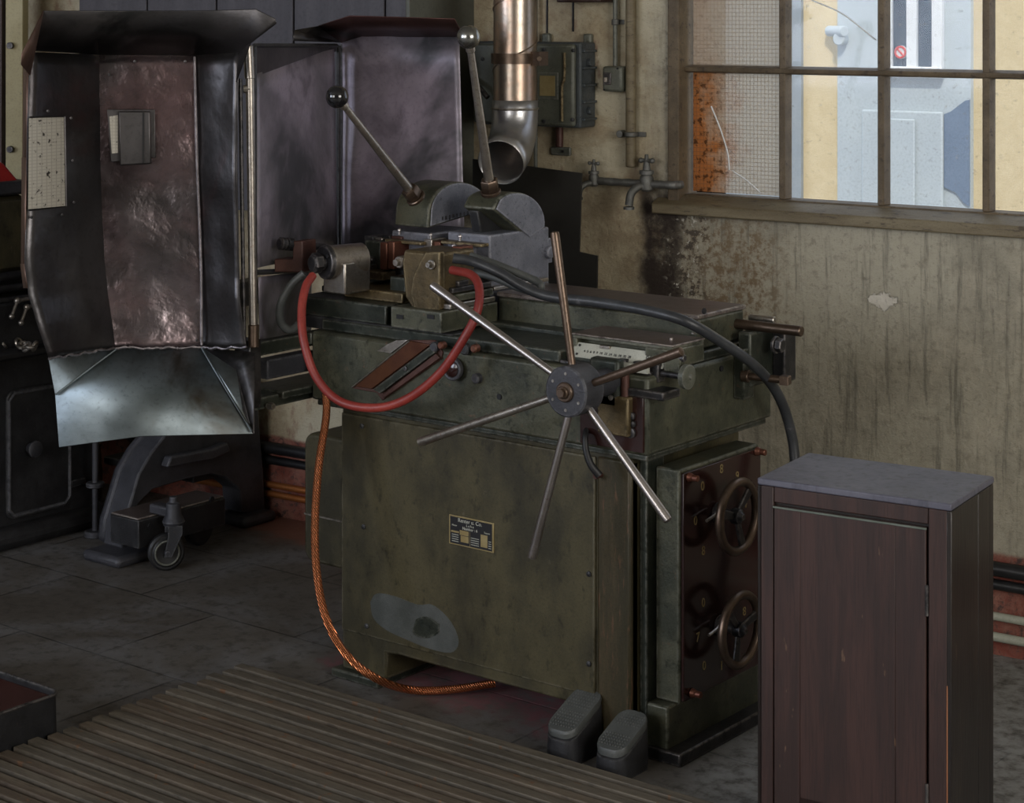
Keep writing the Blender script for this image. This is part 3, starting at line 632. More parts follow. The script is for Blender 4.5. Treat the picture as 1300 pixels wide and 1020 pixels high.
for i, p in enumerate(path):
    d = (path[min(i+1, len(path)-1)]-path[max(i-1, 0)]).normalized(); v = hdir.cross(UP).normalized(); u = v.cross(d).normalized()
    rr = DR+.003 if i < len(path)-1 else DR+.004
    rings.append([bm.verts.new(p+(u*math.cos(2*PI*k/m)+v*math.sin(2*PI*k/m))*rr) for k in range(m)])
for a, b in zip(rings, rings[1:]):
    for k in range(m): bm.faces.new((a[k], a[(k+1) % m], b[(k+1) % m], b[k]))
finish('elbow', bm, 'elbow', dct, None, 0, .002, 50)
bm = bm_(); torus(bm, Vector((dc.x, dc.y, zj+.005)), UP, DR+.003, .004, 48, 8); finish('joint_band', bm, 'steel', dct)
clz = aD(654, 74, DD).z; bm = bm_(); lathe(bm, Vector((dc.x, dc.y, clz-.015)), UP, [(0, DR+.002), (0, DR+.007), (.03, DR+.007), (.03, DR+.002)], 48)
e = Vector((dc.x, dc.y, clz))+RT*(DR-.004)-FW*.03
box(bm, (e.x-.004, e.y-.02, clz-.02), (e.x+.03, e.y+.02, clz+.02)); cyl(bm, e-FW*.02+RT*.01, e-FW*.035+RT*.01, .008)
cyl(bm, e+RT*.01, e+RT*.01+FW*.06, .007)
finish('clamp_band', bm, 'browned', dct, None, .0)
q = aW(680, 160, .02)
tag(finish('thin_pipe', cyl(bm_(), (q.x, .02, 1.15), (q.x, .02, 3.6), .006), 'greypanel', None, MW), 'thin grey pipe on the wall just right of the exhaust duct', 'pipe')

# black sheet standing behind the machine
YB = 4.54; pts = [aY(600, 202, YB), aY(738, 220, YB), aY(735, 320, YB), aY(758, 325, YB), aY(757, 400, YB)]
pts.append(Vector((pts[-1].x, YB, 0))); pts.append(Vector((pts[0].x, YB, 0)))
tag(finish('metal_sheet', prism(bm_(), pts, (0, .006, 0)), 'black', None), 'large plain black sheet standing between the machine and the wall', 'sheet')
# ================================================================== THE GRINDING MACHINE
mc = thing('turning_machine', 'large olive green metalworking machine with six-spoke capstan wheel and twin ball levers', 'machine', (-2.95, 3.88, 0))
def part(name, bm, mat, parent=None, bev=.003, **k): return finish(name, bm, mat, parent or mc, None, bev, **k)
XL, XR, YF, YK = -3.41, -2.60, 3.637, 4.10
GX, GY0, GY1 = -2.42, 3.70, 4.045            # gearbox face plane
# --- base
bm = bm_()
zo = aY(490, 830, YF).z; zo2 = aY(700, 886, YF).z; xo = aY(490, 830, YF).x
pts = [Vector((XL, YF, .02)), Vector((xo, YF, .02)), Vector((xo, YF, zo)), Vector((xo+.05, YF, zo+.004)), Vector((xo+.07, YF, zo2)), Vector((XR-.06, YF, zo2)), Vector((XR-.06, YF, .02)), Vector((aY(802, 600, YF).x, YF, .02)), Vector((aY(802, 600, YF).x, YF, .69)), Vector((XL, YF, .69))]
prism(bm, pts, (0, YK-YF, 0)); base = part('base_housing', bm, 'olive', bev=.006)
bm = bm_(); box(bm, (XL-.02, YF-.02, 0), (xo-.01, YK+.02, .022)); part('foot_flange', bm, 'darkgreen', bev=.004)
# large flush front cover with its screws
ca_ = aY(757, 600, YF).x
cov = part('front_cover', box(bm_(), (XL+.004, YF-.007, zo2+.03), (ca_, YF+.001, .672)), 'olive', bev=.003)
for (x, y) in ((460, 541), (462, 669), (466, 795), (748, 729), (748, 843)):
    q = aY(x, y, YF-.007); part('cover_screw', lathe(bm_(), q, (0, -1, 0), [(0, .0065), (.003, .0065), (.005, .003), (.005, 0)], 12), 'blackiron', cov, 0)
# worn bare patch rubbed on the cover: an irregular thin area of grey primer
bm = bm_(); cpts = []
for (x, y) in ((470, 765), (478, 754), (500, 757), (530, 768), (548, 768), (566, 782), (578, 800), (582, 818), (572, 829), (545, 824), (515, 812), (490, 800), (474, 785)): cpts.append(aY(x, y, YF-.0072))
fine = spline(cpts+[cpts[0]], 4)[:-1]; prism(bm, fine, (0, .0015, 0)); part('primer_patch', bm, 'greyblue_patch', cov, 0)
bm = bm_(); pp = [aY(540+17*math.cos(a*.4)*(1+.15*math.sin(a*1.3)), 797+14*math.sin(a*.4), YF-.0085) for a in range(16)]; prism(bm, pp[::-1], (0, .001, 0)); part('patch_centre', bm, 'darkgreen', cov, 0)
# column to the right of the cover
ax_ = aY(802, 600, YF).x
part('front_column', box(bm_(), (ca_+.003, YF-.004, .022), (ax_, YF+.03, .675)), 'olivebrown', bev=.008)
part('column_strip', box(bm_(), (ax_+.001, YF+.03, .06), (ax_+.021, YF+.10, .675)), 'darkgreen', bev=.003)
# --- maker's plate
pa, pb, pc = aY(570.5, 653, YF-.008), aY(627, 662, YF-.008), aY(571, 690, YF-.008)
zt_, zb_ = pa.z, pc.z
pt = part('name_plate', box(bm_(), (pa.x, YF-.0095, zb_), (pb.x, YF-.006, zt_)), 'brass', cov, .0005)
pt['label'] = 'small black maker plate with brass lettering'
HWp, HHp = pb.x-pa.x, zt_-zb_
def plate(x0, x1, y0, y1, m, dy=.0102):      # fractions from the top left
    return box(bm_(), (pa.x+HWp*x0, YF-dy, zt_-HHp*y0), (pa.x+HWp*x1, YF-.0092, zt_-HHp*y1)), m
bm, m = plate(.03, .97, .04, .96, 'ink', .0100); part('plate_field', bm, m, cov, 0)
for x0, x1, y0, y1 in ((.25, .45, .46, .62), (.27, .45, .64, .86), (.72, .87, .46, .88), (.05, .23, .52, .58), (.475, .48, .46, .95)):
    bm, m = plate(x0, x1, y0, y1, 'brass', .0103); part('plate_panel', bm, m, cov, 0)
for k in range(4):
    for x0, x1 in ((.07, .22), (.50, .68), (.89, .95)):
        bm, m = plate(x0, x1, .64+.075*k, .66+.075*k, 'white', .0103); part('plate_line', bm, m, cov, 0)
def ptext(s, fx, fy, size, mat='white'): text('plate_lettering', s, size, (pa.x+HWp*fx, YF-.0103, zt_-HHp*fy), (1, 0, 0), (0, 0, 1), mat, cov)
ptext('Renter u. Co.', .48, .13, .0135); ptext('L e h e', .48, .27, .0085); ptext('Number : 6', .48, .38, .010)
ptext('Motor', .13, .33, .006); ptext('Touren', .86, .38, .006)
# --- motor cover bulging out behind the left end
ma, mb_ = aY(386, 548, 3.80), aY(386, 712, 3.80)
part('motor_cover', rbox(bm_(), (ma.x, 3.80, mb_.z), (XL+.02, 4.02, ma.z), .035, 1), 'olive', bev=.008)
q = aY(386, 652, 3.797); part('cover_trim', box(bm_(), (ma.x+.004, 3.796, q.z-.002), (XL-.004, 3.801, q.z+.002)), 'steel', bev=0)
# --- gearbox with hand wheels
zg1 = .655
gb = part('gearbox', box(bm_(), (ax_+.022, GY0, .125), (GX-.008, GY1, zg1)), 'green', bev=.005)
fp = part('face_plate', box(bm_(), (GX-.008, GY0+.006, .13), (GX, GY1-.004, zg1-.008)), 'redbrown', bev=.002)
fp['label'] = 'glossy dark red-brown cover plate with numerals'
pl_ = part('plinth', box(bm_(), (ax_+.002, GY0-.03, 0), (GX-.02, GY1+.02, .124)), 'green', bev=.005)
part('plinth_step', box(bm_(), (ax_-.01, GY0-.04, 0), (GX+.02, GY1+.05, .03)), 'darksteel', bev=.004)
for (x, y) in ((874, 606), (960, 573), (878, 880)):
    q = aX(x, y, GX); bm = bm_(); cyl(bm, q, q+Vector((.012, 0, 0)), .011, .009, 18); cyl(bm, q+Vector((.012, 0, 0)), q+Vector((.026, 0, 0)), .0075, None, 16); part('cover_nut', bm, 'copperred', fp, 0)
for (x, y, s) in ((916, 596, '8'), (936, 605, '9'), (892, 618, '0'), (883, 662, '0'), (893, 700, '8'), (946, 640, '4'), (893, 766, '0'), (886, 810, '7'), (945, 777, '8'), (894, 846, '0'), (916, 846, '1')):
    q = aX(x, y, GX+.0004); text('numeral', s, .030, q, (0, 1, 0), (0, 0, 1), 'brass', fp)
def handwheel(px, py, Rr, ang0, mat):
    c = aX(px, py, GX+.058)
    hw = part('hand_wheel', torus(bm_(), c, (1, 0, 0), Rr, .0105, 56, 14), mat, bev=0)
    bm = bm_(); lathe(bm, c-Vector((.016, 0, 0)), (1, 0, 0), [(0, .016), (.006, .019), (.022, .017), (.026, .011), (.028, .010), (.032, .006), (.032, 0)], 24); part('hub', bm, 'darksteel', hw, 0)
    for k in range(3):
        a = R(ang0+120*k); d = Vector((0, math.cos(a), math.sin(a))); w = Vector((0, -math.sin(a), math.cos(a)))
        bm = bm_(); p, q = c+d*.014-Vector((.008, 0, 0)), c+d*(Rr-.004)-Vector((.004, 0, 0)); x = Vector((.008, 0, 0))
        vs = [bm.verts.new(v) for v in (p-w*.008, p+w*.008, p+w*.008+x, p-w*.008+x, q-w*.012, q+w*.012, q+w*.012+x, q-w*.012+x)]
        for f in ((0, 1, 2, 3), (7, 6, 5, 4), (0, 4, 5, 1), (1, 5, 6, 2), (2, 6, 7, 3), (3, 7, 4, 0)): bm.faces.new([vs[i] for i in f])
        bmesh.ops.recalc_face_normals(bm, faces=bm.faces); part('wheel_spoke', bm, 'darksteel', hw, .003)
    bm = bm_(); cyl(bm, (GX, c.y, c.z), (c.x-.01, c.y, c.z), .012); cyl(bm, (GX, c.y, c.z), (GX+.014, c.y, c.z), .024); p = Vector((GX+.014, c.y-.03, c.z+.004))
    part('shaft', bm, 'darksteel', hw, 0)
    bm = bm_(); tube(bm, [Vector((GX+.014, c.y-.01, c.z+.01)), Vector((GX+.02, c.y-.045, c.z+.004)), Vector((GX+.02, c.y-.075, c.z-.001))], .0035, 8); part('pointer', bm, 'steel', hw, 0)
handwheel(937, 656, .079, 45, 'browned'); handwheel(940, 800, .079, 15, 'browned')
# --- bed
BX0_, BX1_, BY0, BY1 = -3.483, -2.447, 3.60, 4.139
bm = bm_(); box(bm, (BX0_, BY0, .70), (BX1_, BY1, .876)); bed = part('bed', bm, 'green', bev=.008)
part('bed_lip', box(bm_(), (BX0_+.01, BY0+.012, .686), (BX1_-.01, BY1-.012, .700)), 'darkgreen', bev=.003)
xq = aY(727, 430, 3.66).x-.012
part('bed_rail', box(bm_(), (-3.47, BY0+.025, .876), (xq, BY1-.02, .905)), 'darkgreen', bev=.004)
part('bed_rail', box(bm_(), (xq+.001, BY0+.025, .876), (BX1_-.01, 3.65, .884)), 'darksteel', bev=.002)
part('bed_rail', box(bm_(), (xq+.001, 3.651, .876), (BX1_-.01, BY1-.02, .8995)), 'darkgreen', bev=.004)
# top slide cover
yB0, yB1 = 3.85, 4.054
xb0 = aY(632, 370, yB0).x
bm = bm_(); box(bm, (xb0, yB0, .90), (-2.475, yB1, .972)); tc = part('slide_cover', bm, 'green', bev=.006)
part('cover_top', box(bm_(), (xb0-.002, yB0-.004, .972), (-2.471, yB1+.004, .983)), 'topbrown', tc, .003)
part('slide_ledge', box(bm_(), (xb0-.02, yB0-.05, .90), (-2.47, yB0, .915)), 'darkgreen', bev=.003)
# scale housing at the right front
yC0 = 3.66; xC1 = aY(854, 440, yC0).x; xC0 = aY(727, 430, yC0).x
zc1 = aY(854, 441, yC0).z; zc0 = aY(854, 469, yC0).z
bm = bm_(); W_ = .012
box(bm, (xC0, yC0, zc1-.008), (xC1, yC0+.13, zc1)); box(bm, (xC1-.075, yC0, zc0), (xC1, yC0+.13, zc1-.008)); box(bm, (xC0, yC0+.03, .8996), (xC1-.075, yC0+.13, zc1-.008)); box(bm, (xC0, yC0, zc0+.01), (xC0+.012, yC0+.03, zc1-.008))
sh = part('scale_housing', bm, 'green', bev=.002)
part('housing_lid', box(bm_(), (xC0-.003, yC0-.003, zc1), (xC1+.003, yC0+.13, zc1+.004)), 'topbrown', sh, .0015)
for (x, y) in ((852, 431), (880, 424)):
    q = aZ(x, y, zc1+.004); part('lid_screw', lathe(bm_(), q, UP, [(0, .005), (.003, .005), (.004, .002), (.004, 0)], 10), 'brightsteel', sh, 0)
sa, sb_ = aY(730, 436, yC0+.012), aY(842, 466, yC0-.002)

xA, xB = aY(729, 450, yC0).x, aY(846, 465, yC0).x
zA = aY(731, 434, yC0+.006).z; zA0 = aY(729, 453, yC0-.014).z
pts = [Vector((xA, yC0+.006, zA)), Vector((xB, yC0+.006, zA)), Vector((xB, yC0-.014, zA0)), Vector((xA, yC0-.014, zA0))]
sp = part('scale_plate', prism(bm_(), pts, Vector((0, .82, -.57)).normalized()*.0025), 'white', sh, .0005)
sp['label'] = 'cream enamel scale plate with small figures'
up = (pts[0]-pts[3]).normalized(); nrm = Vector((1, 0, 0)).cross(up)
mid_ = lambda fx, fy: pts[3]+(pts[2]-pts[3])*fx+(pts[0]-pts[3])*fy+nrm*.0003
text('scale_lettering', 'BACKE', .015, mid_(.88, .62), (1, 0, 0), up, 'ink', sh); text('scale_lettering', 'AUF', .015, mid_(.84, .25), (1, 0, 0), up, 'ink', sh)
text('scale_lettering', '4  5  6  8  9  10  12  14  16  18  22  28', .0085, mid_(.38, .45), (1, 0, 0), up, 'ink', sh)
for fx, fy in ((.06, .8), (.06, .2)): part('plate_screw', lathe(bm_(), mid_(fx, fy), nrm, [(0, .003), (.002, .003), (.002, 0)], 8), 'darksteel', sh, 0)
part('cursor', box(bm_(), tuple(mid_(.34, .80)-Vector((.014, .004, 0))), tuple(mid_(.34, 1.02)+Vector((.014, .004, 0)))), 'steel', sh, .001)
q = aY(800, 466, 3.62); part('index_plate', box(bm_(), (q.x-.03, 3.615, q.z-.010), (q.x+.05, 3.625, q.z+.008)), 'white', sh, .0005)
# stop rod and blocks under the housing, knurled knob
k0 = aX(868, 478, -2.385)
bm = bm_(); cyl(bm, (k0.x-.20, k0.y, k0.z), (k0.x, k0.y, k0.z), .008); part('stop_rod', bm, 'darksteel', bev=0)
for dx in (-.16, -.115, -.07): part('stop_collar', box(bm_(), (k0.x+dx-.012, k0.y-.016, k0.z-.02), (k0.x+dx+.012, 3.665, k0.z+.022)), 'darksteel', bev=.003)
bm = bm_(); lathe(bm, k0, (1, 0, 0), [(0, .018), (.002, .0275), (.014, .0275), (.017, .022), (.0175, .006), (.022, .005), (.022, 0)], 40); part('knurled_knob', bm, 'box_grey', bev=0)
part('knob_bracket', box(bm_(), (k0.x-.05, k0.y-.008, k0.z+.006), (k0.x-.004, 3.665, k0.z+.05)), 'green', bev=.004)
q = aX(862, 452, k0.x); part('bracket_bolt', cyl(bm_(), (k0.x-.01, k0.y, k0.z+.04), (k0.x+.004, k0.y, k0.z+.04), .008, None, 12), 'darksteel', bev=0)
# block below the hub
a = aY(758, 500, 3.575); b = aY(797, 556, 3.575)
part('apron_block', box(bm_(), (a.x, 3.575, b.z), (b.x, 3.62, a.z)), 'ochre', bev=.004)
for (x, y) in ((776, 505), (774, 550)):
    q = aY(x, y, 3.574); part('block_screw', lathe(bm_(), q, (0, -1, 0), [(0, .006), (.004, .006), (.005, .003), (.005, 0)], 10), 'steel', bev=0)
bm = bm_(); q = aY(783, 494, 3.60); cyl(bm, (q.x, 3.592, q.z-.02), (q.x, 3.592, q.z+.05), .007); cyl(bm, (q.x+.028, 3.592, q.z-.02), (q.x+.028, 3.592, q.z+.05), .010); part('guide_pin', bm, 'rustpink', bev=0)
for (x, y, r) in ((804, 528, .010), (806, 538, .008), (804, 549, .012)): q = aY(x, y, BY0); part('apron_bolt', lathe(bm_(), q, (0, -1, 0), [(0, r), (.012, r), (.014, r*.6), (.014, 0)], 14), 'darksteel', bev=0)
# black curved handle at the lower right of the capstan
bm = bm_(); tube(bm, [aY(745, 545, 3.60), aY(743, 553, 3.575), aY(744, 572, 3.565), aY(750, 590, 3.565), aY(761, 604, 3.575)], .0075, 12, True, 10, lambda t, i: .006+.003*t); part('curved_handle', bm, 'blackrubber', bev=0)
q = aY(765, 602, 3.64); part('handle_stud', cyl(bm_(), q, q+Vector((0, -.03, 0)), .007, None, 12), 'rustpink', bev=0)
# --- end face fittings at the right
part('end_bracket', box(bm_(), (BX1_, 3.98, .80), (BX1_+.035, 4.13, .93)), 'darkgreen', bev=.005)
part('end_arm', box(bm_(), (BX1_+.035, 4.08, .80), (BX1_+.07, 4.135, .925)), 'darksteel', bev=.004)
q = aX(984, 438, BX1_+.07); bm = bm_(); cyl(bm, q-Vector((.002, 0, 0)), q+Vector((.006, 0, 0)), .021); hexn(bm, q+Vector((.006, 0, 0)), q+Vector((.022, 0, 0)), .017); part('end_bolt', bm, 'darksteel', bev=0)
q = aX(945, 478, BX1_); box_ = part('stop_block', box(bm_(), (BX1_, q.y-.05, q.z-.045), (BX1_+.03, q.y-.005, q.z+.075)), 'darkgreen', bev=.003)
e = aX(942, 477, BX1_+.02); dirn = Vector((1, .12, 0)).normalized(); e2 = e+dirn*.10
bm = bm_(); cyl(bm, e, e2, .009); cyl(bm, e, e+dirn*.02, .015); lathe(bm, e2, dirn, [(0, .015), (.02, .015), (.022, .012), (.022, 0)], 4, .8); part('adjusting_screw', bm, 'browned', bev=0)
r0 = aY(950, 407, 4.08); bm = bm_(); e = aY(1018, 421, 4.02); cyl(bm, (-2.48, 4.02, e.z), e, .0125, None, 20); part('feed_rod', bm, 'browned', bev=0)
bm = bm_(); e = aY(984, 407, 4.09); cyl(bm, (-2.48, 4.09, e.z), e, .009, None, 20); part('feed_rod', bm, 'steel', bev=0)
for (x, y) in ((915, 468), (893, 395)): q = aX(x, y, BX1_); part('end_stud', lathe(bm_(), q, (1, 0, 0), [(0, .007), (.004, .007), (.004, 0)], 10), 'seam', bev=0)
# --- headstock carriage at the left
X = lambda px, Y: aY(px, 380, Y).x
part('carriage', box(bm_(), (X(388, 3.66), 3.64, .905), (X(497, 3.66), 3.98, .955)), 'darkgreen', bev=.004)
zt_ = aY(470, 368, 3.69).z
part('carriage_block', box(bm_(), (X(437, 3.69), 3.69, .955), (X(511, 3.69), 3.93, zt_)), 'ochre', bev=.003)
part('carriage_step', box(bm_(), (X(408, 3.72), 3.72, .955), (X(437, 3.69)-.001, 3.90, zt_-.01)), 'blackiron', bev=.003)
ax1 = Vector((.258, .966, 0)).normalized(); d0 = aD(413, 333, 4.93)
wh = part('work_spindle', lathe(bm_(), d0, ax1, [(0, .030), (.0, .0425), (.008, .0435), (.010, .0435), (.012, .041), (.108, .041), (.112, .036), (.112, 0)], 48), 'steel', bev=0)
part('spindle_flange', lathe(bm_(), d0-ax1*.006, ax1, [(0, 0), (0, .040), (.002, .0425), (.0125, .0440), (.0125, .030)], 48), 'darksteel', wh, 0)
cs_ = ax1.cross(UP)
for s_ in (-1, 1): q = d0-ax1*.008+cs_*.026*s_+UP*.018*s_; part('flange_screw', lathe(bm_(), q, -ax1, [(0, .005), (.003, .005), (.003, 0)], 10), 'seam', wh, 0)
bm = bm_(); lathe(bm, d0-ax1*.042, ax1, [(0, 0), (0, .014), (.001, .018), (.004, .0205), (.005, .0215)], 32); hexn(bm, d0-ax1*.038, d0-ax1*.014, .026); cyl(bm, d0-ax1*.015, d0, .019); part('spindle_nut', bm, 'darksteel', wh, 0)
s_a = d0+ax1*.06; bm = bm_(); box(bm, (s_a.x-.036, s_a.y-.045, zt_-.003), (s_a.x+.040, s_a.y+.05, s_a.z)); part('spindle_saddle', bm, 'steel', bev=.004)
# left rod bracket
bm = bm_(); q = aD(378, 325, 5.0); prism(bm, [aD(372, 306, 5.0), aD(384, 306, 5.0), aD(385, 346, 5.0), aD(348, 346, 5.0), aD(348, 329, 5.0), aD(371, 329, 5.0)], FW*.05+RT*.03); part('rod_bracket', bm, 'rustpink', bev=.003)
bm = bm_(); p, q = aD(354, 309, 4.99), aD(374, 311, 5.02); d_ = (q-p).normalized(); lathe(bm, p, d_, [(0, .012), (.004, .0165), (.016, .0165), (.018, .013), (.022, .013), (.024, .0165), (.042, .0165), (.045, .011)], 24); part('rod_end', bm, 'darksteel', bev=0)
bm = bm_(); cyl(bm, aD(380, 312, 5.03), aD(412, 314, 5.13), .010); part('draw_rod', bm, 'darksteel', bev=0)
# vice blocks between
def bl(name, px0, py0, px1, py1, Y, dy, mat, bev=.003, parent=None):
    a = aY(px0, py0, Y); b = aY(px1, py1, Y); zc_ = aY((px0+px1)/2, py0, Y).z; zd_ = aY((px0+px1)/2, py1, Y).z
    return part(name, box(bm_(), (a.x, Y, zd_), (b.x, Y+dy, zc_)), mat, parent, bev)
bl('collet_block', 463, 306, 483, 360, 3.82, .09, 'darkgreen'); bl('jaw', 482, 308, 491, 343, 3.79, .09, 'copperred'); bl('jaw', 492, 307, 500, 342, 3.79, .09, 'copperred')
j = bl('angle_stop', 459, 345, 486, 355, 3.77, .05, 'ochre', .001); bl('stop_lug', 459, 338, 463, 345, 3.77, .05, 'steel', .001, j)
bm = bm_(); q = aY(471, 330, 3.80); ball(bm, q, .010); part('centre_ball', bm, 'darksteel', bev=0)
for i, (px, py, w, h, m) in enumerate(((468, 301, 9, 5, 'blackiron'), (480, 303, 8, 4, 'steel'), (490, 300, 8, 5, 'darksteel'), (503, 301, 11, 6, 'rustpink'), (520, 303, 8, 5, 'steel'), (531, 306, 10, 5, 'darksteel'), (543, 305, 8, 5, 'steel'), (553, 308, 10, 5, 'copperred'), (565, 309, 8, 5, 'darksteel'))):
    bl('clamp_block', px-w/2-1, py-1, px+w/2+1, py+h+8, 3.84+.01*(i % 3), .06, m, .002)
bl('slide_body', 498, 306, 560, 378, 3.87, .09, 'darkgreen'); bl('slide_pedestal', 495, 352, 515, 392, 3.72, .12, 'darkgreen')
# knee block with curved front
bm = bm_(); Yk = 3.645; xs = [X(513, Yk), X(531, Yk-.02), X(560, Yk)]
zt1 = aY(540, 320, Yk).z; zb1 = aY(540, 396, Yk).z
sil = [Vector((X(510, Yk), 0, zt1-.03)), Vector((xs[0], 0, zt1)), Vector((X(538, Yk), 0, zt1)), Vector((X(560, Yk), 0, zt1)), Vector((X(560, Yk), 0, zb1)), Vector((X(524, Yk), 0, zb1)), Vector((X(514, Yk), 0, zb1+.03)), Vector((X(513, Yk), 0, zb1+.05))]
for s_ in sil: s_.y = Yk
prism(bm, sil, (0, .13, 0)); kb = part('knee_block', bm, 'ochre', bev=.006)
a = [(540, 320), (531, 336), (524, 352), (521, 372), (526, 394), (558, 394), (558, 320)]
prism_pts = [aY(x, y, Yk-.010) for x, y in a]; bm = bm_(); prism(bm, prism_pts, (0, .02, 0)); part('knee_cheek', bm, 'ochre', kb, .003)
for (x, y, r) in ((548, 336, .010), (507, 333, .012)):
    q = aY(x, y, Yk-.012 if x > 530 else Yk+.01); bm = bm_(); cyl(bm, q+Vector((0, .05, 0)), q-Vector((0, .004, 0)), r*1.25); hexn(bm, q, q-Vector((0, .016, 0)), r*.8); part('clamp_nut', bm, 'steel', kb, 0)
bl('tool_block', 560, 316, 572, 345, 3.75, .12, 'greyblue'); bl('manifold', 573, 313, 585, 341, 3.75, .05, 'copperred')
for (px, py) in ((547, 304), (584, 306), (576, 318), (507, 298)):
    q = aY(px, py, 3.77); part('oil_nipple', lathe(bm_(), q, UP, [(0, .003), (.008, .003), (.010, .005), (.013, .005), (.016, .003), (.017, 0)], 10), 'brightsteel', bev=0)
# stacked slides
XE = aY(560, 400, 3.61).x
yb_ = aX(632, 395, XE).y
part('lower_slide', box(bm_(), (X(496, 3.61), 3.61, aY(560, 424, 3.61).z), (XE, yb_, aY(560, 397, 3.61).z)), 'green', bev=.003)
z1_ = aY(560, 397, 3.61).z
for k, (h0, h1, m) in enumerate(((.001, .014, 'steel'), (.017, .034, 'green'), (.037, .050, 'darksteel'))):
    part('slide_plate', box(bm_(), (X(562, 3.66), 3.65+.012*k, z1_+h0), (XE-.004-.006*k, yb_-.005, z1_+h1)), m, bev=.002)
for px in (508, 547): q = aY(px, 402, 3.6085); part('slide_slot', box(bm_(), (q.x-.012, 3.608, q.z-.006), (q.x+.010, 3.612, q.z+.004)), 'seam', bev=0)
for k in range(2): part('slide_clamp', box(bm_(), (XE-.05, 3.70+.13*k, z1_+.050), (XE-.02, 3.74+.13*k, z1_+.064)), 'darksteel', bev=.002)
part('underslide', box(bm_(), (X(392, 3.66), 3.63, .876), (XE+.02, 3.70, .908)), 'blackiron', bev=.003)
# --- lever quadrants
def quad(face, Xf, width, mat_face, mat_rim):
    pts = [aX(x, y, Xf) for x, y in face]; bm = bm_(); prism(bm, pts, (-width, 0, 0))
    q = part('lever_quadrant', bm, mat_rim, bev=.004)
    cen = sum(pts, Vector())/len(pts); bm = bm_(); prism(bm, [cen+(p-cen)*.93+Vector((.0005, 0, 0)) for p in pts], (.0035, 0, 0)); part('quadrant_face', bm, mat_face, q, .0015)
    return q
def arc(px, py, rx, ry, a0, a1, n=14): return [(px+rx*math.cos(R(a0+(a1-a0)*i/n)), py-ry*math.sin(R(a0+(a1-a0)*i/n))) for i in range(n+1)]
q1 = quad([(543, 290)]+arc(584, 272, 40, 41, 172, 20)+[(602, 272)], -3.30, .115, 'greyblue', 'green')
q2 = quad([(626, 266)]+arc(655, 285, 37, 41, 128, -8)+[(672, 304)], -3.10, .10, 'greyblue', 'green')
bm = bm_(); prism(bm, [aX(x, y, -3.155) for x, y in ((606, 268), (650, 262), (668, 302), (612, 302))], (-.03, 0, 0)); part('quadrant_web', bm, 'blackiron', q2, .003)
bm = bm_()
for k in range(9):
    c_ = aX(562+4.6*k, 277-1.0*k, -3.2958); box(bm, (c_.x-.001, c_.y-.0028-.0012*(k % 2), c_.z-.005-.0015*(k % 3)), (c_.x+.0006, c_.y+.0016, c_.z+.004))
part('cast_marks', bm, 'darksteel', q1, 0)
# slide boxes under the quadrants
for (pxc, pxk, yt, Xf, w) in ((545, 600, 297, -3.30, .13), (622, 697, 299, -3.10, .14)):
    f = aX(pxc, yt, Xf); k = aX(pxk, yt, Xf); bx = part('lever_slide', box(bm_(), (Xf-w, f.y, .905), (Xf, k.y, f.z)), 'greyblue', bev=.004)
    part('slide_top', box(bm_(), (Xf-w+.002, f.y-.03, f.z-.028), (Xf-.004, f.y+.10, f.z-.02)), 'ochre', bx, .002)
    part('slide_flange', box(bm_(), (Xf-.01, f.y-.01, .985), (Xf+.022, k.y-.03, .995)), 'steel', bx, .002)
    for t_ in (.45, .7): part('flange_bolt', lathe(bm_(), (Xf+.010, f.y+(k.y-f.y)*t_, .995), UP, [(0, .006), (.006, .006), (.006, 0)], 6), 'darksteel', bx, 0)
q = aX(697, 320, -3.10); bm = bm_(); cyl(bm, q+Vector((-.06, -.01, 0)), q+Vector((.012, -.004, 0)), .017); box(bm, (q.x-.10, q.y-.012, q.z-.03), (q.x-.004, q.y+.02, q.z+.035)); part('rear_boss', bm, 'greyblue', bev=.002)
# --- ball levers
def lever(bpx, bpy, npx, npy, D0, D1, rb, mat_ball, lab):
    c = aD(bpx, bpy, D0); e = aD(npx, npy, D1); d = (e-c).normalized()
    bm = bm_(); cyl(bm, c+d*rb*.8, e+d*.004, .0085, .0125, 20, .001); lv = part('lever', bm, 'steel', bev=0)
    kn = part('ball_knob', ball(bm_(), c, rb), mat_ball, lv, 0); kn['label'] = lab
    bm = bm_(); lathe(bm, c+d*rb*.85, d, [(0, .009), (.003, .0115), (.012, .0115), (.015, .009)], 20); part('lever_collar', bm, 'steel', lv, 0)
    bm = bm_(); hexn(bm, e-d*.004, e+d*.026, .023); cyl(bm, e+d*.026, e+d*.036, .026); part('lever_nut', bm, 'browned', lv, 0)
def ballmat(name, c, r):
    t = NT(name); n = t.noise(20, 4, .6); return t.set(t.mix(n, c, tuple(x*.75 for x in c)), r, .95 if c[0] > .1 else 0, .6, .5 if c[0] < .1 else 0)
M['blackball'] = ballmat('black_bakelite', (.010, .010, .012), .08); M['greyball'] = ballmat('polished_grey_ball', (.34, .34, .32), .22)
lever(428, 123, 520, 241, 4.80, 4.98, .0285, 'blackball', 'black ball knob'); lever(595, 47, 621, 230, 4.72, 4.86, .0290, 'greyball', 'polished grey ball knob')
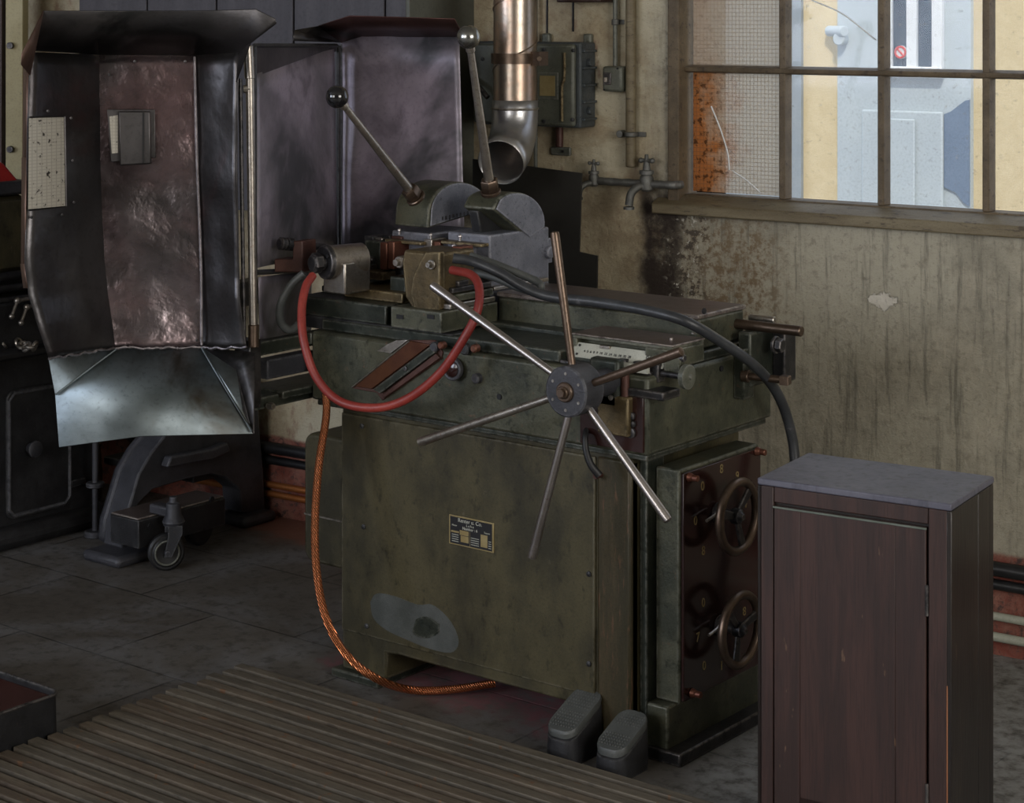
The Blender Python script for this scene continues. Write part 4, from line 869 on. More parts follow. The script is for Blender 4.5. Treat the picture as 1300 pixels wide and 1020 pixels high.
# --- capstan wheel
YH = 3.42; hc = aY(718, 498, YH)
hub = part('capstan_hub', lathe(bm_(), hc, (0, 1, 0), [(0, .0), (0, .052), (.003, .056), (.065, .056), (.070, .050), (.070, .03), (.16, .03), (.175, .034), (.20, .034), (.20, 0)], 56), 'castgrey', bev=0)
bm = bm_(); cyl(bm, hc+Vector((0, .005, 0)), hc-Vector((0, .008, 0)), .022); cyl(bm, hc, hc-Vector((0, .014, 0)), .014); hexn(bm, hc-Vector((0, .012, 0)), hc-Vector((0, .022, 0)), .011); part('hub_bolt', bm, 'browned', hub, 0)
for k in range(6):
    a = R(30+60*k); q = hc+Vector((math.cos(a)*.040, 0, math.sin(a)*.040)); part('hub_screw', lathe(bm_(), q+Vector((0, .002, 0)), (0, -1, 0), [(0, .0035), (.003, .0035), (.003, 0)], 8), 'steel', hub, 0)
hm = hc+Vector((0, .036, 0))
for (x, y, m, dy) in ((548, 362, 'brightsteel', -.03), (704, 294, 'browned', 0), (866, 446, 'browned', 0), (849, 662, 'brightsteel', 0), (675, 709, 'brightsteel', 0), (532, 562, 'steel', -.02)):
    tip = aY(x, y, YH+.03+dy); d = (tip-hm).normalized(); bm = bm_()
    lathe(bm, hm+d*.045, d, [(0, .0085), ((tip-hm).length-.055, .0105), ((tip-hm).length-.047, .0095), ((tip-hm).length-.045, .005), ((tip-hm).length-.045, 0)], 20)
    part('capstan_spoke', bm, m, hub, 0)
part('capstan_boss', box(bm_(), (hc.x-.05, 3.575, hc.z-.06), (hc.x+.03, 3.605, hc.z+.05)), 'darkgreen', bev=.008)
a = aY(737, 482, 3.596); b = aY(817, 570, 3.596); part('apron_recess', box(bm_(), (a.x, 3.594, b.z-.01), (b.x, 3.602, a.z-.012)), 'redbrown', bev=.001)
a = aY(740, 474, 3.60); b = aY(845, 492, 3.60); part('slot_shadow_bar', box(bm_(), (a.x, 3.59, a.z-.035), (b.x, 3.66, a.z-.016)), 'darksteel', bev=.003)  # dark bar standing in for the shaded slot below the scale housing
# --- front fittings: spoon-shaped chute and round port
YP = BY0-.004
def strip(name, q4, yo, th, mat, parent=None): return part(name, prism(bm_(), [aY(x, y, YP-yo) for x, y in q4], (0, th, 0)), mat, parent, .0015)
ch = strip('chute', ((446, 493), (519, 432), (552, 432), (562, 448), (560, 456), (485, 509), (478, 499), (466, 497)), 0, .006, 'rustpink')
strip('chute_band', ((450, 491), (521, 433), (546, 438), (472, 494)), .006, .006, 'rustred', ch)
strip('chute_rail', ((473, 495), (547, 439), (552, 448), (482, 500)), .012, .010, 'darkgreen', ch)
strip('chute_band', ((484, 502), (553, 449), (558, 455), (487, 506)), .008, .006, 'rustpink', ch)
q = aY(515, 468, YP-.012); part('rail_screw', lathe(bm_(), q, (0, -1, 0), [(0, .006), (.003, .006), (.004, 0)], 10), 'darksteel', ch, 0)
bm = bm_(); tube(bm, [aY(447, 492, YP-.004), aY(520, 433, YP-.004)], .0022, 8, False); part('chute_rim', bm, 'steel', ch, 0)
bm = bm_(); prism(bm, [aY(x, y, YP-.0005) for x, y in ((478, 446), (492, 437), (503, 432), (518, 432), (496, 449))], (0, .006, 0)); part('chute_plate', bm, 'steel', ch, .001)
q = aY(578, 468, YP); bm = bm_(); cyl(bm, q, q-Vector((0, .012, 0)), .027); torus(bm, q-Vector((0, .012, 0)), (0, 1, 0), .024, .004, 32, 8); op = part('oil_sight', bm, 'castgrey', bev=0)
bm = bm_(); lathe(bm, q-Vector((0, .010, 0)), (0, -1, 0), [(0, .019), (.004, .019), (.008, .010), (.009, 0)], 28); part('sight_glass', bm, 'redbrown', op, 0)
for (x, y, r, m) in ((555, 440, .012, 'castgrey'), (564, 438, .009, 'copperred'), (594, 443, .014, 'blackiron'), (606, 442, .010, 'copperred'), (608, 480, .012, 'castgrey')):
    q = aY(x, y, YP+.004); bm = bm_(); lathe(bm, q, (0, -1, 0), [(0, r), (.014, r), (.017, r*.7), (.017, 0)], 18); part('front_stud', bm, m, bev=0)
q = aY(634, 504, YP+.003); part('front_plug', lathe(bm_(), q, (0, -1, 0), [(0, .007), (.002, .007), (.002, 0)], 12), 'seam', bev=0)
part('end_tray', box(bm_(), (BX0_-.13, 3.50, .715), (BX0_-.002, 3.98, .735)), 'darkgreen', bev=.003); part('end_plate', box(bm_(), (BX0_-.13, 3.96, .70), (BX0_-.002, 3.98, .87)), 'castgrey', bev=.003)
# drip edge under the left end
part('left_tray', box(bm_(), (BX0_-.03, 3.60, .84), (BX0_, 3.98, .87)), 'darkgreen', bev=.003)

# ------------------------------------------------------------------ hoses
def hose(name, label, pts, r, mat, **k):
    bm = bm_(); tube(bm, pts, r, 14, True, 12, **k); return tag(finish(name, bm, mat), label, 'hose')
hose('rubber_hose', 'red rubber hose hanging in a loop in front of the machine', [aD(397, 350, 4.86), aD(388, 365, 4.82), aD(383, 395, 4.78), aD(386, 435, 4.74), aD(402, 480, 4.72), aD(432, 510, 4.70), aD(478, 518, 4.66), aD(520, 505, 4.62), aD(560, 472, 4.58), aD(590, 428, 4.56), aD(606, 395, 4.57), aD(608, 365, 4.60), aD(598, 349, 4.64), aD(574, 343, 4.70)], .0105, 'redrubber')
hose('rubber_hose', 'dark grey rubber hose arching over the machine bed and down to the cabinet', [aD(575, 328, 4.72), aD(600, 332, 4.72), aD(635, 347, 4.70), aD(668, 366, 4.68), aD(700, 377, 4.66), aD(760, 384, 4.60), aD(820, 394, 4.52), aD(870, 408, 4.47), aD(915, 434, 4.50), aD(955, 462, 4.54), aD(984, 495, 4.62), aD(1002, 540, 4.66), aD(1010, 600, 4.66), aD(1013, 760, 4.60), aD(1013, 885, 4.62), aZ(1012, 950, .02)], .0125, 'darkrubber')
hose('rubber_hose', 'thin grey hose folded back in a tight loop beside the ball levers', [aD(597, 325, 4.78), aD(625, 334, 4.76), aD(655, 346, 4.75), aD(680, 357, 4.74), aD(687, 364, 4.73), aD(680, 371, 4.74), aD(660, 366, 4.76), aD(620, 350, 4.80), aD(585, 345, 4.84)], .0095, 'rubber')
hose('rubber_hose', 'short grey-brown hose drooping under the left end of the spindle', [aD(386, 347, 4.90), aD(370, 362, 4.90), aD(357, 385, 4.90), aD(356, 408, 4.91), aD(368, 419, 4.93), aD(384, 408, 4.97)], .0105, 'rubber')
hose('armoured_hose', 'coppery armoured hose curving from the machine end down to the floor', [aD(414, 500, 4.86), aD(414, 530, 4.84), aD(405, 590, 4.80), aD(400, 660, 4.76), aD(402, 725, 4.72), aD(414, 785, 4.70), aD(440, 832, 4.68), aD(478, 862, 4.68), aZ(520, 876, .02), aZ(570, 876, .02), aZ(628, 868, .025)], .0098, 'copper', rf=lambda t, i: .0098)
hz_ = bpy.data.objects['armoured_hose']
t = NT('armoured_copper'); w = t.n('ShaderNodeTexWave'); w.bands_direction = 'DIAGONAL'; w.inputs['Scale'].default_value = 75; t.l(t.tc, w.inputs['Vector'])
t.bump(w.outputs[1], .004, .9); nn_ = t.noise(5, 3, .5); M['armour'] = t.set(t.mix(w.outputs[1], (.50, .14, .05), (.90, .36, .17)), .24, .85); hz_.data.materials[0] = M['armour']
# ================================================================== THE SPLASH GUARD
gd = thing('splash_guard', 'beaten dark sheet steel splash guard with swung-open door, hood and skirt', 'guard', tuple(aD(316, 440, 4.86)))
def gp(name, bm, mat, parent=None, bev=0, **k): return finish(name, bm, mat, parent or gd, None, bev, **k)
def row(y_at, D_at=None, n=None):
    return [aD(x, y, D) for x, y, D in y_at]
# door sheet: left wing, bright centre, right wing
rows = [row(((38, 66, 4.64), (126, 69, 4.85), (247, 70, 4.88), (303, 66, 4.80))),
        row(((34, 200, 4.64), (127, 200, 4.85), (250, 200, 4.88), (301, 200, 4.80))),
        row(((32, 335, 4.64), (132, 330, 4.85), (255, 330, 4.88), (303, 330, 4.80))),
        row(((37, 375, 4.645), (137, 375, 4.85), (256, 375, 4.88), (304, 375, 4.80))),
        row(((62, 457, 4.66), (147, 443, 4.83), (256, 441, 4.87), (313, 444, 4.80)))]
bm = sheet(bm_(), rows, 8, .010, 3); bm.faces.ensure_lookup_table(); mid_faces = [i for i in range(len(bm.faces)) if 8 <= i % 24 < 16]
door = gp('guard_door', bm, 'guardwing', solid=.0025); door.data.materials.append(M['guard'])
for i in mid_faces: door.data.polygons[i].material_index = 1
sk = [(62, 457, 4.66), (147, 443, 4.83), (256, 441, 4.87), (322, 446, 4.79)]
bt = [(75, 568, 4.56), (180, 554, 4.60), (300, 552, 4.62), (322, 552, 4.64)]
bm = bm_()
def pnt(t): return aD(*t)
def tri_sheet(bm, pts):
    vs = [bm.verts.new(pnt(p)) for p in pts]; bm.faces.new(vs)
A_, B_, C_, D_ = sk; E_ = (70, 501, 4.60); G_ = (180, 554, 4.62); F_ = (75, 568, 4.58); H_ = (321, 551, 4.62); I_ = (308, 520, 4.69); J_ = (324, 448, 4.80)
nb = (pnt(C_)-pnt(B_)).cross(pnt(F_)-pnt(B_)).normalized()     # the flat middle of the skirt lies in one plane
def onpl(t): r_ = ray(t[0], t[1]); return (t[0], t[1], nb.dot(pnt(B_)-CAM)/nb.dot(r_))
G_, H_, E_ = onpl(G_), onpl(H_), onpl(E_); I_ = (308, 520, H_[2]+.03)
for p in ((A_, E_, B_), (B_, E_, F_, G_, H_, C_), (C_, H_, I_), (C_, I_, (300, 470, 4.80))): tri_sheet(bm, p)
bmesh.ops.remove_doubles(bm, verts=bm.verts, dist=1e-4); skt = gp('skirt', bm, 'guardblue', door, solid=.0025, ang=5)
bm = bm_()
for p in ((C_, (300, 470, 4.80), I_, H_, (323, 550, H_[2]+.01), J_),): tri_sheet(bm, p)
gp('skirt_return', bm, 'guardflat', door, solid=.002)
# weld bead, painted fold highlight and skirt creases
bm = bm_(); rnd = random.Random(9); wp = [(62+i*(313-62)/40, 457-14*min(1, i*(313-62)/40/85)) for i in range(41)]
def seamD(x): return 4.66+.17*min(1, (x-62)/85) if x < 147 else (4.83+.04*(x-147)/109 if x < 256 else 4.87-.07*(x-256)/57)
tube(bm, [aD(x, y-1+rnd.uniform(-1.5, 1.5), seamD(x)-.012) for x, y in wp], .003, 8, True, 3, lambda t, i: .0025+.0022*rnd.random()); gp('weld_bead', bm, 'weld', door)
bm = bm_(); tube(bm, [aD(247, 72, 4.866), aD(250, 200, 4.866), aD(255, 330, 4.866), aD(256, 438, 4.856)], .0036, 10); gp('fold_highlight', bm, 'weld', door)  # bright tube laid along the fold as its highlight
bm = bm_(); tube(bm, [aD(147, 444, 4.815), aD(109, 472, (4.83+E_[2])/2-.01), aD(71, 501, E_[2]-.006)], .0025, 8); gp('skirt_crease', bm, 'guardblue', door); bm = bm_(); tube(bm, [aD(256, 442, 4.855), aD(288, 496, (4.87+H_[2])/2-.008), aD(320, 548, H_[2]-.008)], .0025, 8); gp('skirt_crease', bm, 'guardblue', door)
# hood over the door
bm = bm_()
S0, S1, S2, S3 = (40, 64, 4.65), (126, 69, 4.845), (247, 70, 4.875), (304, 66, 4.80)
O0, O1, O2, O3, O4, O5 = (55, 14, 4.58), (120, 14, 4.66), (250, 14, 4.68), (325, 12, 4.66), (349, 24, 4.66), (351, 30, 4.66)
for p in ((S0, S1, O1, O0), (S1, S2, O2, O1), (S2, S3, O3, O2), (S3, O5, O4, O3), (S3, (300, 104, 4.795), (318, 55, 4.75), O5)): tri_sheet(bm, p)
bmesh.ops.remove_doubles(bm, verts=bm.verts, dist=1e-4); gp('door_hood', bm, 'guardflat', door, solid=.0025, ang=20)
bm = bm_(); 
for p in ((S0, O0, (28, 68, 4.52), (27, 82, 4.52), (38, 96, 4.60)),): tri_sheet(bm, p)
gp('hood_wing', bm, 'flange', door, solid=.0025)
bm = bm_()
for ya, yb, xa_, xb in ((80, 200, 36, 34), (200, 335, 34, 32), (335, 366, 32, 35)):
    tri_sheet(bm, ((xa_, ya, 4.64), (xb, yb, 4.64), (xb-5, yb, 4.70), (xa_-6, ya, 4.70)))
gp('edge_flange', bm, 'flange', door, solid=.002)
# wire mesh window in the left wing
def onwing(x, y, off=-.004):      # point on the left wing, depth interpolated
    off -= .012; f = (x-34)/(127-34); return aD(x, y, 4.64+.21*f+off)
bm = bm_(); prism(bm, [onwing(37, 150), onwing(81, 149), onwing(83, 262), onwing(36, 266)], FW*-.002); mp = gp('mesh_window', bm, 'meshpane', door); mp['label'] = 'pale wire mesh pane spotted with dirt'
bm = bm_(); tube(bm, [onwing(37, 149, -.006), onwing(82, 148, -.006), onwing(84, 262, -.006), onwing(36, 267, -.006)], .0025, 6, False); gp('window_bead', bm, 'guardflat', mp)
for (x, y) in ((61, 141), (90, 150), (92, 204), (94, 257), (79, 273), (40, 276), (83, 426), (60, 20)):
    q = onwing(x, y, -.006); gp('rivet', lathe(bm_(), q, -FW, [(-.002, .0035), (.002, .0035), (.003, 0)], 10), 'guardflat', door) if y > 30 else None
def oncen(x, y, off=0):
    off -= .010; return aD(x, y, 4.855+.03*(x-126)/124+off)
# peep hatch
bm = bm_(); prism(bm, [oncen(136, 139, -.004), oncen(197, 139, -.004), oncen(198, 200, -.004), oncen(141, 206, -.004)], FW*-.003); ph = gp('peep_hatch', bm, 'guardflat', door, .0015)
bm = bm_(); prism(bm, [oncen(139, 148, -.008), oncen(150, 146, -.008), oncen(150, 194, -.008), oncen(142, 195, -.008)], FW*-.001); gp('peep_gap_light', bm, 'meshpane', ph)  # pale strip standing in for light shining through the hatch gap
bm = bm_(); prism(bm, [oncen(151, 141, -.012), oncen(192, 141, -.012), oncen(193, 208, -.012), oncen(153, 210, -.012)], FW*-.012); gp('hatch_cover', bm, 'guardflat', ph, .004)
bm = bm_(); prism(bm, [oncen(181, 143, -.025), oncen(183, 143, -.025), oncen(183, 207, -.025), oncen(181, 207, -.025)], FW*-.0012); gp('hatch_slot', bm, 'seam', ph)
for (x, y) in ((171, 78), (235, 78), (139, 95), (285, 77), (250, 432), (285, 310)):
    q = oncen(x, y, -.006); gp('rivet', lathe(bm_(), q, -FW, [(-.004, .0035), (.002, .0035), (.003, 0)], 10), 'guardflat', door)
# hinge post
bm = bm_(); cyl(bm, aD(317, 72, 4.83), aD(322, 438, 4.83), .0105, None, 18); gp('hinge_post', bm, 'steel')
bm = bm_(); cyl(bm, aD(305, 100, 4.82), aD(310, 440, 4.82), .005, None, 12); gp('hinge_rod', bm, 'darksteel')
bm = bm_(); cyl(bm, aD(315, 58, 4.83), aD(317, 100, 4.83), .0125, None, 16); cyl(bm, aD(309, 113, 4.83), aD(319, 113, 4.83), .011, None, 10); gp('hinge_collar', bm, 'steel')
bm = bm_(); cyl(bm, aD(322, 412, 4.83), aD(322, 441, 4.83), .0135, None, 16); gp('hinge_collar', bm, 'browned')
# side panel and back panel with their angle frames
bm = bm_(); DS = lambda x: 4.90+(x-325)/103*.70
S = lambda x, y: aD(x, y, DS(x))
gp('side_panel', sheet(bm_(), [[S(325, 94), S(376, 74), S(424, 62)], [S(327, 340), S(376, 330), S(428, 318)]], 10, .006, 11), 'guardviolet', solid=.002)
gp('lower_side_panel', sheet(bm_(), [[S(328, 352), S(360, 348), S(395, 344)], [S(330, 436), S(360, 432), S(395, 424)]], 6, .006, 17), 'guardviolet', solid=.002)
bm = bm_()
def bar(bm, a, b, t=.006): tube(bm, [a, b], t, 4, False)
bar(bm, S(323, 58), S(324, 440)); bar(bm, S(322, 58), S(428, 58)); bar(bm, S(430, 58), S(430, 322)); bar(bm, S(325, 346), S(396, 343), .007)
gp('angle_frame', bm, 'blackiron')
bm = bm_(); prism(bm, [S(324, 60), S(425, 60), S(425, 66), S(376, 78), S(325, 97)], FW*.05); gp('shadow_filler', bm, 'guardflat')  # dark sheet put in as the shade between frame top and panel
DB = lambda x: 5.64-(x-434)/153*.22
Bk = lambda x, y: aD(x, y, DB(x))
gp('back_panel', sheet(bm_(), [[Bk(433, 54), Bk(459, 46), Bk(520, 46), Bk(583, 47)], [Bk(433, 318), Bk(459, 318), Bk(520, 318), Bk(590, 318)]], 8, .006, 23), 'guardviolet', solid=.002)
bm = bm_(); bar(bm, Bk(434, 56), Bk(434, 318), .004); gp('panel_edge', bm, 'blackiron')
bm = bm_()
for p in (((433, 54, DB(433)), (459, 46, DB(459)), (444, 20, 5.42), (404, 33, 5.45)), ((459, 46, DB(459)), (583, 47, DB(583)), (577, 24, 5.28), (444, 20, 5.42)), ((583, 47, DB(583)), (588, 45, 5.36), (577, 24, 5.28))): tri_sheet(bm, p)
bmesh.ops.remove_doubles(bm, verts=bm.verts, dist=1e-4); gp('back_hood', bm, 'guardhood', solid=.0025, ang=20)
bm = bm_()
for p in (((433, 54, DB(433)), (404, 33, 5.45), (374, 38, 5.35), (372, 52, 5.30)),): tri_sheet(bm, p)
gp('hood_end', bm, 'guardflat', solid=.0025)
# bracket arms to the machine
bm = bm_()
def yarm(bm, px, py, h, Xa, y0, y1, w=.03): q = aX(px, py, Xa); box(bm, (Xa-w, y0, q.z-h), (Xa, y1, q.z))
yarm(bm, 355, 430, .035, -3.50, 3.42, 3.70); gp('bracket_arm', bm, 'darkgreen', None, .003)
bm = bm_(); yarm(bm, 355, 500, .03, -3.50, 3.42, 3.70); gp('bracket_arm', bm, 'darkgreen', None, .003)
bm = bm_(); q = aX(325, 446, -3.50); box(bm, (-3.545, 3.39, q.z-.14), (-3.49, 3.43, q.z+.03)); gp('bracket_foot', bm, 'guardflat', None, .003)
bm = bm_(); a = aX(352, 455, -3.52); box(bm, (-3.56, 3.48, a.z-.05), (-3.52, 3.66, a.z)); gp('bracket_block', bm, 'castgrey', None, .004)
bm = bm_(); a = aX(340, 515, -3.49); hexn(bm, a, a+Vector((.02, 0, 0)), .009); gp('bracket_bolt', bm, 'steel')

# ================================================================== THE LATHE AT THE LEFT EDGE
lt = thing('lathe', 'dark cast iron lathe half hidden behind the splash guard at the left', 'lathe', (-5.0, 4.1, 0))
def lp(name, bm, mat, parent=None, bev=.004, **k): return finish(name, bm, mat, parent or lt, None, bev, **k)
XF = -5.03
lp('cabinet_base', box(bm_(), (XF-.55, 3.45, .03), (XF, 4.19, .78)), 'blackiron', bev=.015)
lp('base_flare', box(bm_(), (XF-.56, 3.44, 0), (XF+.035, 4.24, .075)), 'blackiron', bev=.03)
a, b = aX(6, 497, XF), aX(88, 636, XF)
dr = lp('cabinet_door', rbox(bm_(), (XF-.002, a.y, b.z-.012), (XF+.012, b.y, a.z-.0), .03, 0), 'blackiron', bev=.004)
bm = bm_(); c1_, c2_ = Vector((XF+.014, a.y+.008, b.z)), Vector((XF+.014, b.y-.008, a.z-.01))
loop = [Vector((XF+.012, c1_.y, c1_.z+.02)), Vector((XF+.012, c1_.y, c2_.z-.02)), Vector((XF+.012, c1_.y+.02, c2_.z)), Vector((XF+.012, c2_.y-.02, c2_.z)), Vector((XF+.012, c2_.y, c2_.z-.02)), Vector((XF+.012, c2_.y, c1_.z+.02)), Vector((XF+.012, c2_.y-.02, c1_.z)), Vector((XF+.012, c1_.y+.02, c1_.z)), Vector((XF+.012, c1_.y, c1_.z+.02))]
tube(bm, loop, .006, 8, False); lp('door_moulding', bm, 'castgrey', dr, 0)
q = aX(38, 569, XF+.014); lp('door_knob', lathe(bm_(), q, (1, 0, 0), [(0, .016), (.012, .020), (.022, .026), (.030, .026), (.034, .018), (.034, 0)], 28), 'castgrey', dr, 0)
for (x, y) in ((96, 545), (96, 612)): q = aX(x, y, XF); lp('door_hinge', box(bm_(), (XF, q.y-.03, q.z-.012), (XF+.016, q.y+.03, q.z+.012)), 'blackiron', dr, .003)
# bed, chip tray, headstock
lp('lathe_bed', box(bm_(), (XF-.38, 3.0, .80), (XF-.08, 4.50, 1.0)), 'blackiron', bev=.01)
tz = aX(30, 442, XF+.03).z
lp('chip_tray', box(bm_(), (XF-.5, 2.9, tz-.03), (XF+.05, 4.45, tz)), 'blackiron', bev=.01)
a = aX(2, 245, XF-.05); b = aX(33, 345, XF-.05)
hs_ = lp('headstock', box(bm_(), (XF-.36, 3.1, b.z), (XF-.05, b.y, a.z-.01)), 'box_green' if 'box_green' in M else 'ochregreen' if 'ochregreen' in M else 'olive', bev=.02)
lp('headstock_lid', box(bm_(), (XF-.37, 3.08, a.z-.01), (XF-.04, b.y+.01, a.z+.035)), 'castgrey', hs_, .01)
bm = bm_(); a2 = aX(-6, 206, XF-.06); b2 = aX(24, 236, XF-.06)
prism(bm, [aX(-10, 200, XF-.06), aX(6, 208, XF-.06), aX(23, 228, XF-.06), aX(24, 240, XF-.06), aX(-10, 250, XF-.06)], (-.25, 0, 0)); rg = lp('belt_guard', bm, 'red', bev=.008); rg['label'] = 'bright red enamelled belt guard'
q = aX(12, 236, XF-.058); lp('guard_slot', box(bm_(), (XF-.062, q.y-.03, q.z-.006), (XF-.058, q.y+.02, q.z+.006)), 'seam', rg, 0)
for k, y in enumerate((352, 366, 380)):
    q = aX(10, y, XF-.02); bm = bm_(); cyl(bm, (XF-.03+.01*k, 3.3, q.z), (XF-.03+.01*k, 3.98+.03*k, q.z), .016-.003*k); lp('lead_screw', bm, 'darksteel', bev=0)
for k, (x, y) in enumerate(((22, 382), (34, 390))):
    q = aX(x, y, XF+.02); bm = bm_(); ball(bm, q, .011); cyl(bm, q, q+Vector((.01, -.03, -.045)), .005); cyl(bm, q, q+Vector((0, .05, .002)), .006); ball(bm, q+Vector((.01, -.03, -.045)), .009); lp('control_lever', bm, 'steel', bev=0)
rnd = random.Random(5)
for i in range(9):
    q = aZ(4+5*i, 437-4*math.sin(i*.7), tz+.014); bm = bm_(); torus(bm, q, (rnd.random()-.5, rnd.random()-.5, 1 if i % 2 else .2), .014, .0055, 18, 8); o = lp('chain_link', bm, 'steel', bev=0)
# cast end leg: arched frame in the plane X = const
XLg = -4.66
def lg(x, y): return aX(x, y, XLg)
out = [(154, 697), (157, 667), (167, 634), (176, 603), (192, 575), (208, 555), (216, 520), (326, 480), (331, 556), (335, 600), (337, 652), (306, 652), (304, 622), (286, 607), (269, 603), (237, 609), (194, 622), (178, 638), (169, 650), (168, 697)]
bm = bm_(); prism(bm, [lg(x, y) for x, y in out], (-.085, 0, 0)); leg = lp('end_leg', bm, 'castgrey', bev=.006)
bm = bm_(); prism(bm, [lg(x, y)+Vector((-.080, .004, 0)) for x, y in ((154, 697), (157, 667), (167, 634), (176, 603), (192, 575), (208, 555), (216, 520), (250, 520), (230, 560), (200, 600), (180, 640), (168, 697))], (-.05, 0, 0)); lp('leg_flare', bm, 'castgrey', leg, .02)
f = lg(152, 694); lp('leg_foot', box(bm_(), (XLg-.09, f.y-.075, 0), (XLg+.08, f.y+.075, .035)), 'castgrey', leg, .014)
f = lg(318, 652); lp('leg_foot', box(bm_(), (XLg-.09, f.y-.075, 0), (XLg+.05, f.y+.075, .035)), 'castgrey', leg, .014)
bm = bm_(); a, b = lg(205, 590), lg(285, 565); prism(bm, [lg(203, 592), lg(208, 578), lg(262, 568), lg(280, 560), lg(284, 572), lg(262, 582)], (.035, 0, 0)); lp('cross_rib', bm, 'castgrey', leg, .006)
lp('leg_bed_rail', box(bm_(), (XLg-.06, 3.95, .72), (XLg+.02, 4.58, .80)), 'blackiron', bev=.01)
lp('bed_bridge', box(bm_(), (XF-.1, 4.0, .74), (XLg, 4.46, .82)), 'blackiron', bev=.01)
q = aX(121, 650, -4.93); bm = bm_(); cyl(bm, (q.x, q.y, .0), (q.x, q.y, .02), .035); cyl(bm, (q.x, q.y, .02), (q.x, q.y, .75), .010); cyl(bm, (q.x, q.y, .16), (q.x, q.y, .175), .03); lp('jack_rod', bm, 'castgrey', bev=0)
bm = bm_(); q = aD(222, 566, 6.5); lathe(bm, Vector((q.x, q.y, q.z-.04)), UP, [(0, .045), (.07, .045), (.08, .03), (.09, 0)], 20); cyl(bm, q+RT*.06-UP*.03, q+RT*.16, .03); cyl(bm, q-RT*.06-UP*.04, q+RT*.2-UP*.03, .018); lp('coolant_pump', bm, 'box_grey', bev=0)
lp('pump_shelf', box(bm_(), (q.x-.22, q.y-.12, q.z-.07), (q.x+.22, q.y+.14, q.z-.045)), 'blackiron')
# dust-pale jug beside the leg
bm = bm_(); q = aD(112, 640, 6.68); lathe(bm, Vector((q.x-.02, q.y, .0)), UP, [(0, .05), (.02, .058), (.11, .062), (.19, .055), (.205, .06), (.21, .06), (.21, .052), (.02, .05), (.02, 0)], 28); jar = finish('bucket', bm, 'ochre')
tag(jar, 'small tapered brown bucket behind the lathe leg', 'bucket')

# trolley with caster
tr = thing('trolley', 'low dark trolley frame with a black caster under the lathe leg', 'trolley', (-4.45, 4.0, 0))
def tp_(name, bm, mat, parent=None, bev=.003): return finish(name, bm, mat, parent or tr, None, bev)
Xt = -4.52
zb2 = aX(213, 652, Xt).z
ya_, yb2 = aX(176, 650, Xt).y, aX(286, 620, Xt).y
fb = tp_('frame_beam', box(bm_(), (Xt-.13, ya_, zb2-.085), (Xt, yb2, zb2)), 'blackiron')
tp_('beam_top', box(bm_(), (Xt-.13, ya_+.002, zb2), (Xt-.004, yb2-.002, zb2+.006)), 'topbrown')
for (x, y) in ((268, 634), (190, 668)): q = aX(x, y, Xt); tp_('beam_bolt', lathe(bm_(), q, (1, 0, 0), [(0, .010), (.006, .010), (.006, 0)], 6), 'seam', fb, 0)
def caster(wx, wy):
    hub_ = Vector((wx, wy, .056)); ax_c = (FW*-.95+RT*.35).normalized()
    w = tp_('caster_wheel', lathe(bm_(), hub_-ax_c*.018, ax_c, [(0, .03), (0, .040), (.004, .044), (.004, .050), (.010, .056), (.026, .056), (.032, .050), (.032, .044), (.036, .040), (.036, .03), (.030, .012), (.030, 0)], 40), 'blackrubber', None, 0)
    tp_('wheel_rim', torus(bm_(), hub_+ax_c*.019, ax_c, .036, .003, 36, 8), 'box_grey', w, 0)
    tp_('axle_bolt', cyl(bm_(), hub_-ax_c*.03, hub_+ax_c*.032, .009, None, 14), 'castgrey', w, 0)
    off = Vector((ax_c.y, -ax_c.x, 0)); top = hub_-off*-.02
    sd = RT
    bm = bm_()
    for s_ in (-1, 1):
        p = hub_+ax_c*.026*s_
        prism(bm, [p-sd*.012-UP*.012, p+sd*.012-UP*.012, p+sd*.045+UP*.06, p+sd*.045+UP*.085, p+sd*.0+UP*.085, p-sd*.0+UP*.05], ax_c*.004)
    tp_('caster_fork', bm, 'blackiron', None, .002)
    tc_ = hub_+sd*.022+UP*.085
    bm = bm_(); lathe(bm, tc_-UP*.004, UP, [(0, .030), (.01, .034), (.02, .030), (.03, .024), (.065, .022), (.07, .014), (.085, .012), (.085, 0)], 24); tp_('caster_socket', bm, 'castgrey', None, 0)
    bm = bm_(); box(bm, (Xt-.02, tc_.y-.02, tc_.z+.02), (tc_.x, tc_.y+.02, tc_.z+.05)); tp_('socket_arm', bm, 'castgrey', None, .006)
cw = aZ(211, 724, 0); caster(cw.x, cw.y)
tp_('rear_wheel', cyl(bm_(), (Xt-.10, yb2-.04, .05), (Xt-.06, yb2-.04, .05), .05, None, 28), 'blackrubber', None, 0)

# ================================================================== FOREGROUND
# duckboard
db = thing('duckboard', 'slatted wooden duckboard lying on the floor in front of the machine', 'duckboard', (-2.9, 3.0, 0))
rnd = random.Random(11); xl = aZ(300, 846, .04).x; yt = aZ(311, 843, .04).y
for k in range(24):
    y = yt-.0455*k
    if y < 2.36: break
    e0 = xl+rnd.uniform(-.008, .008)+(.0 if k % 2 else -.006); bm = box(bm_(), (e0, y-.029, .018), (-2.05+rnd.uniform(-.01, .01), y, .040))
    finish('slat', bm, 'slat2' if rnd.random() < .35 else 'slat', db, None, .002)
for x_ in (xl+.08, -2.85, -2.2): finish('bearer', box(bm_(), (x_, 2.36, 0), (x_+.05, yt, .018)), 'slat', db, None, .002)

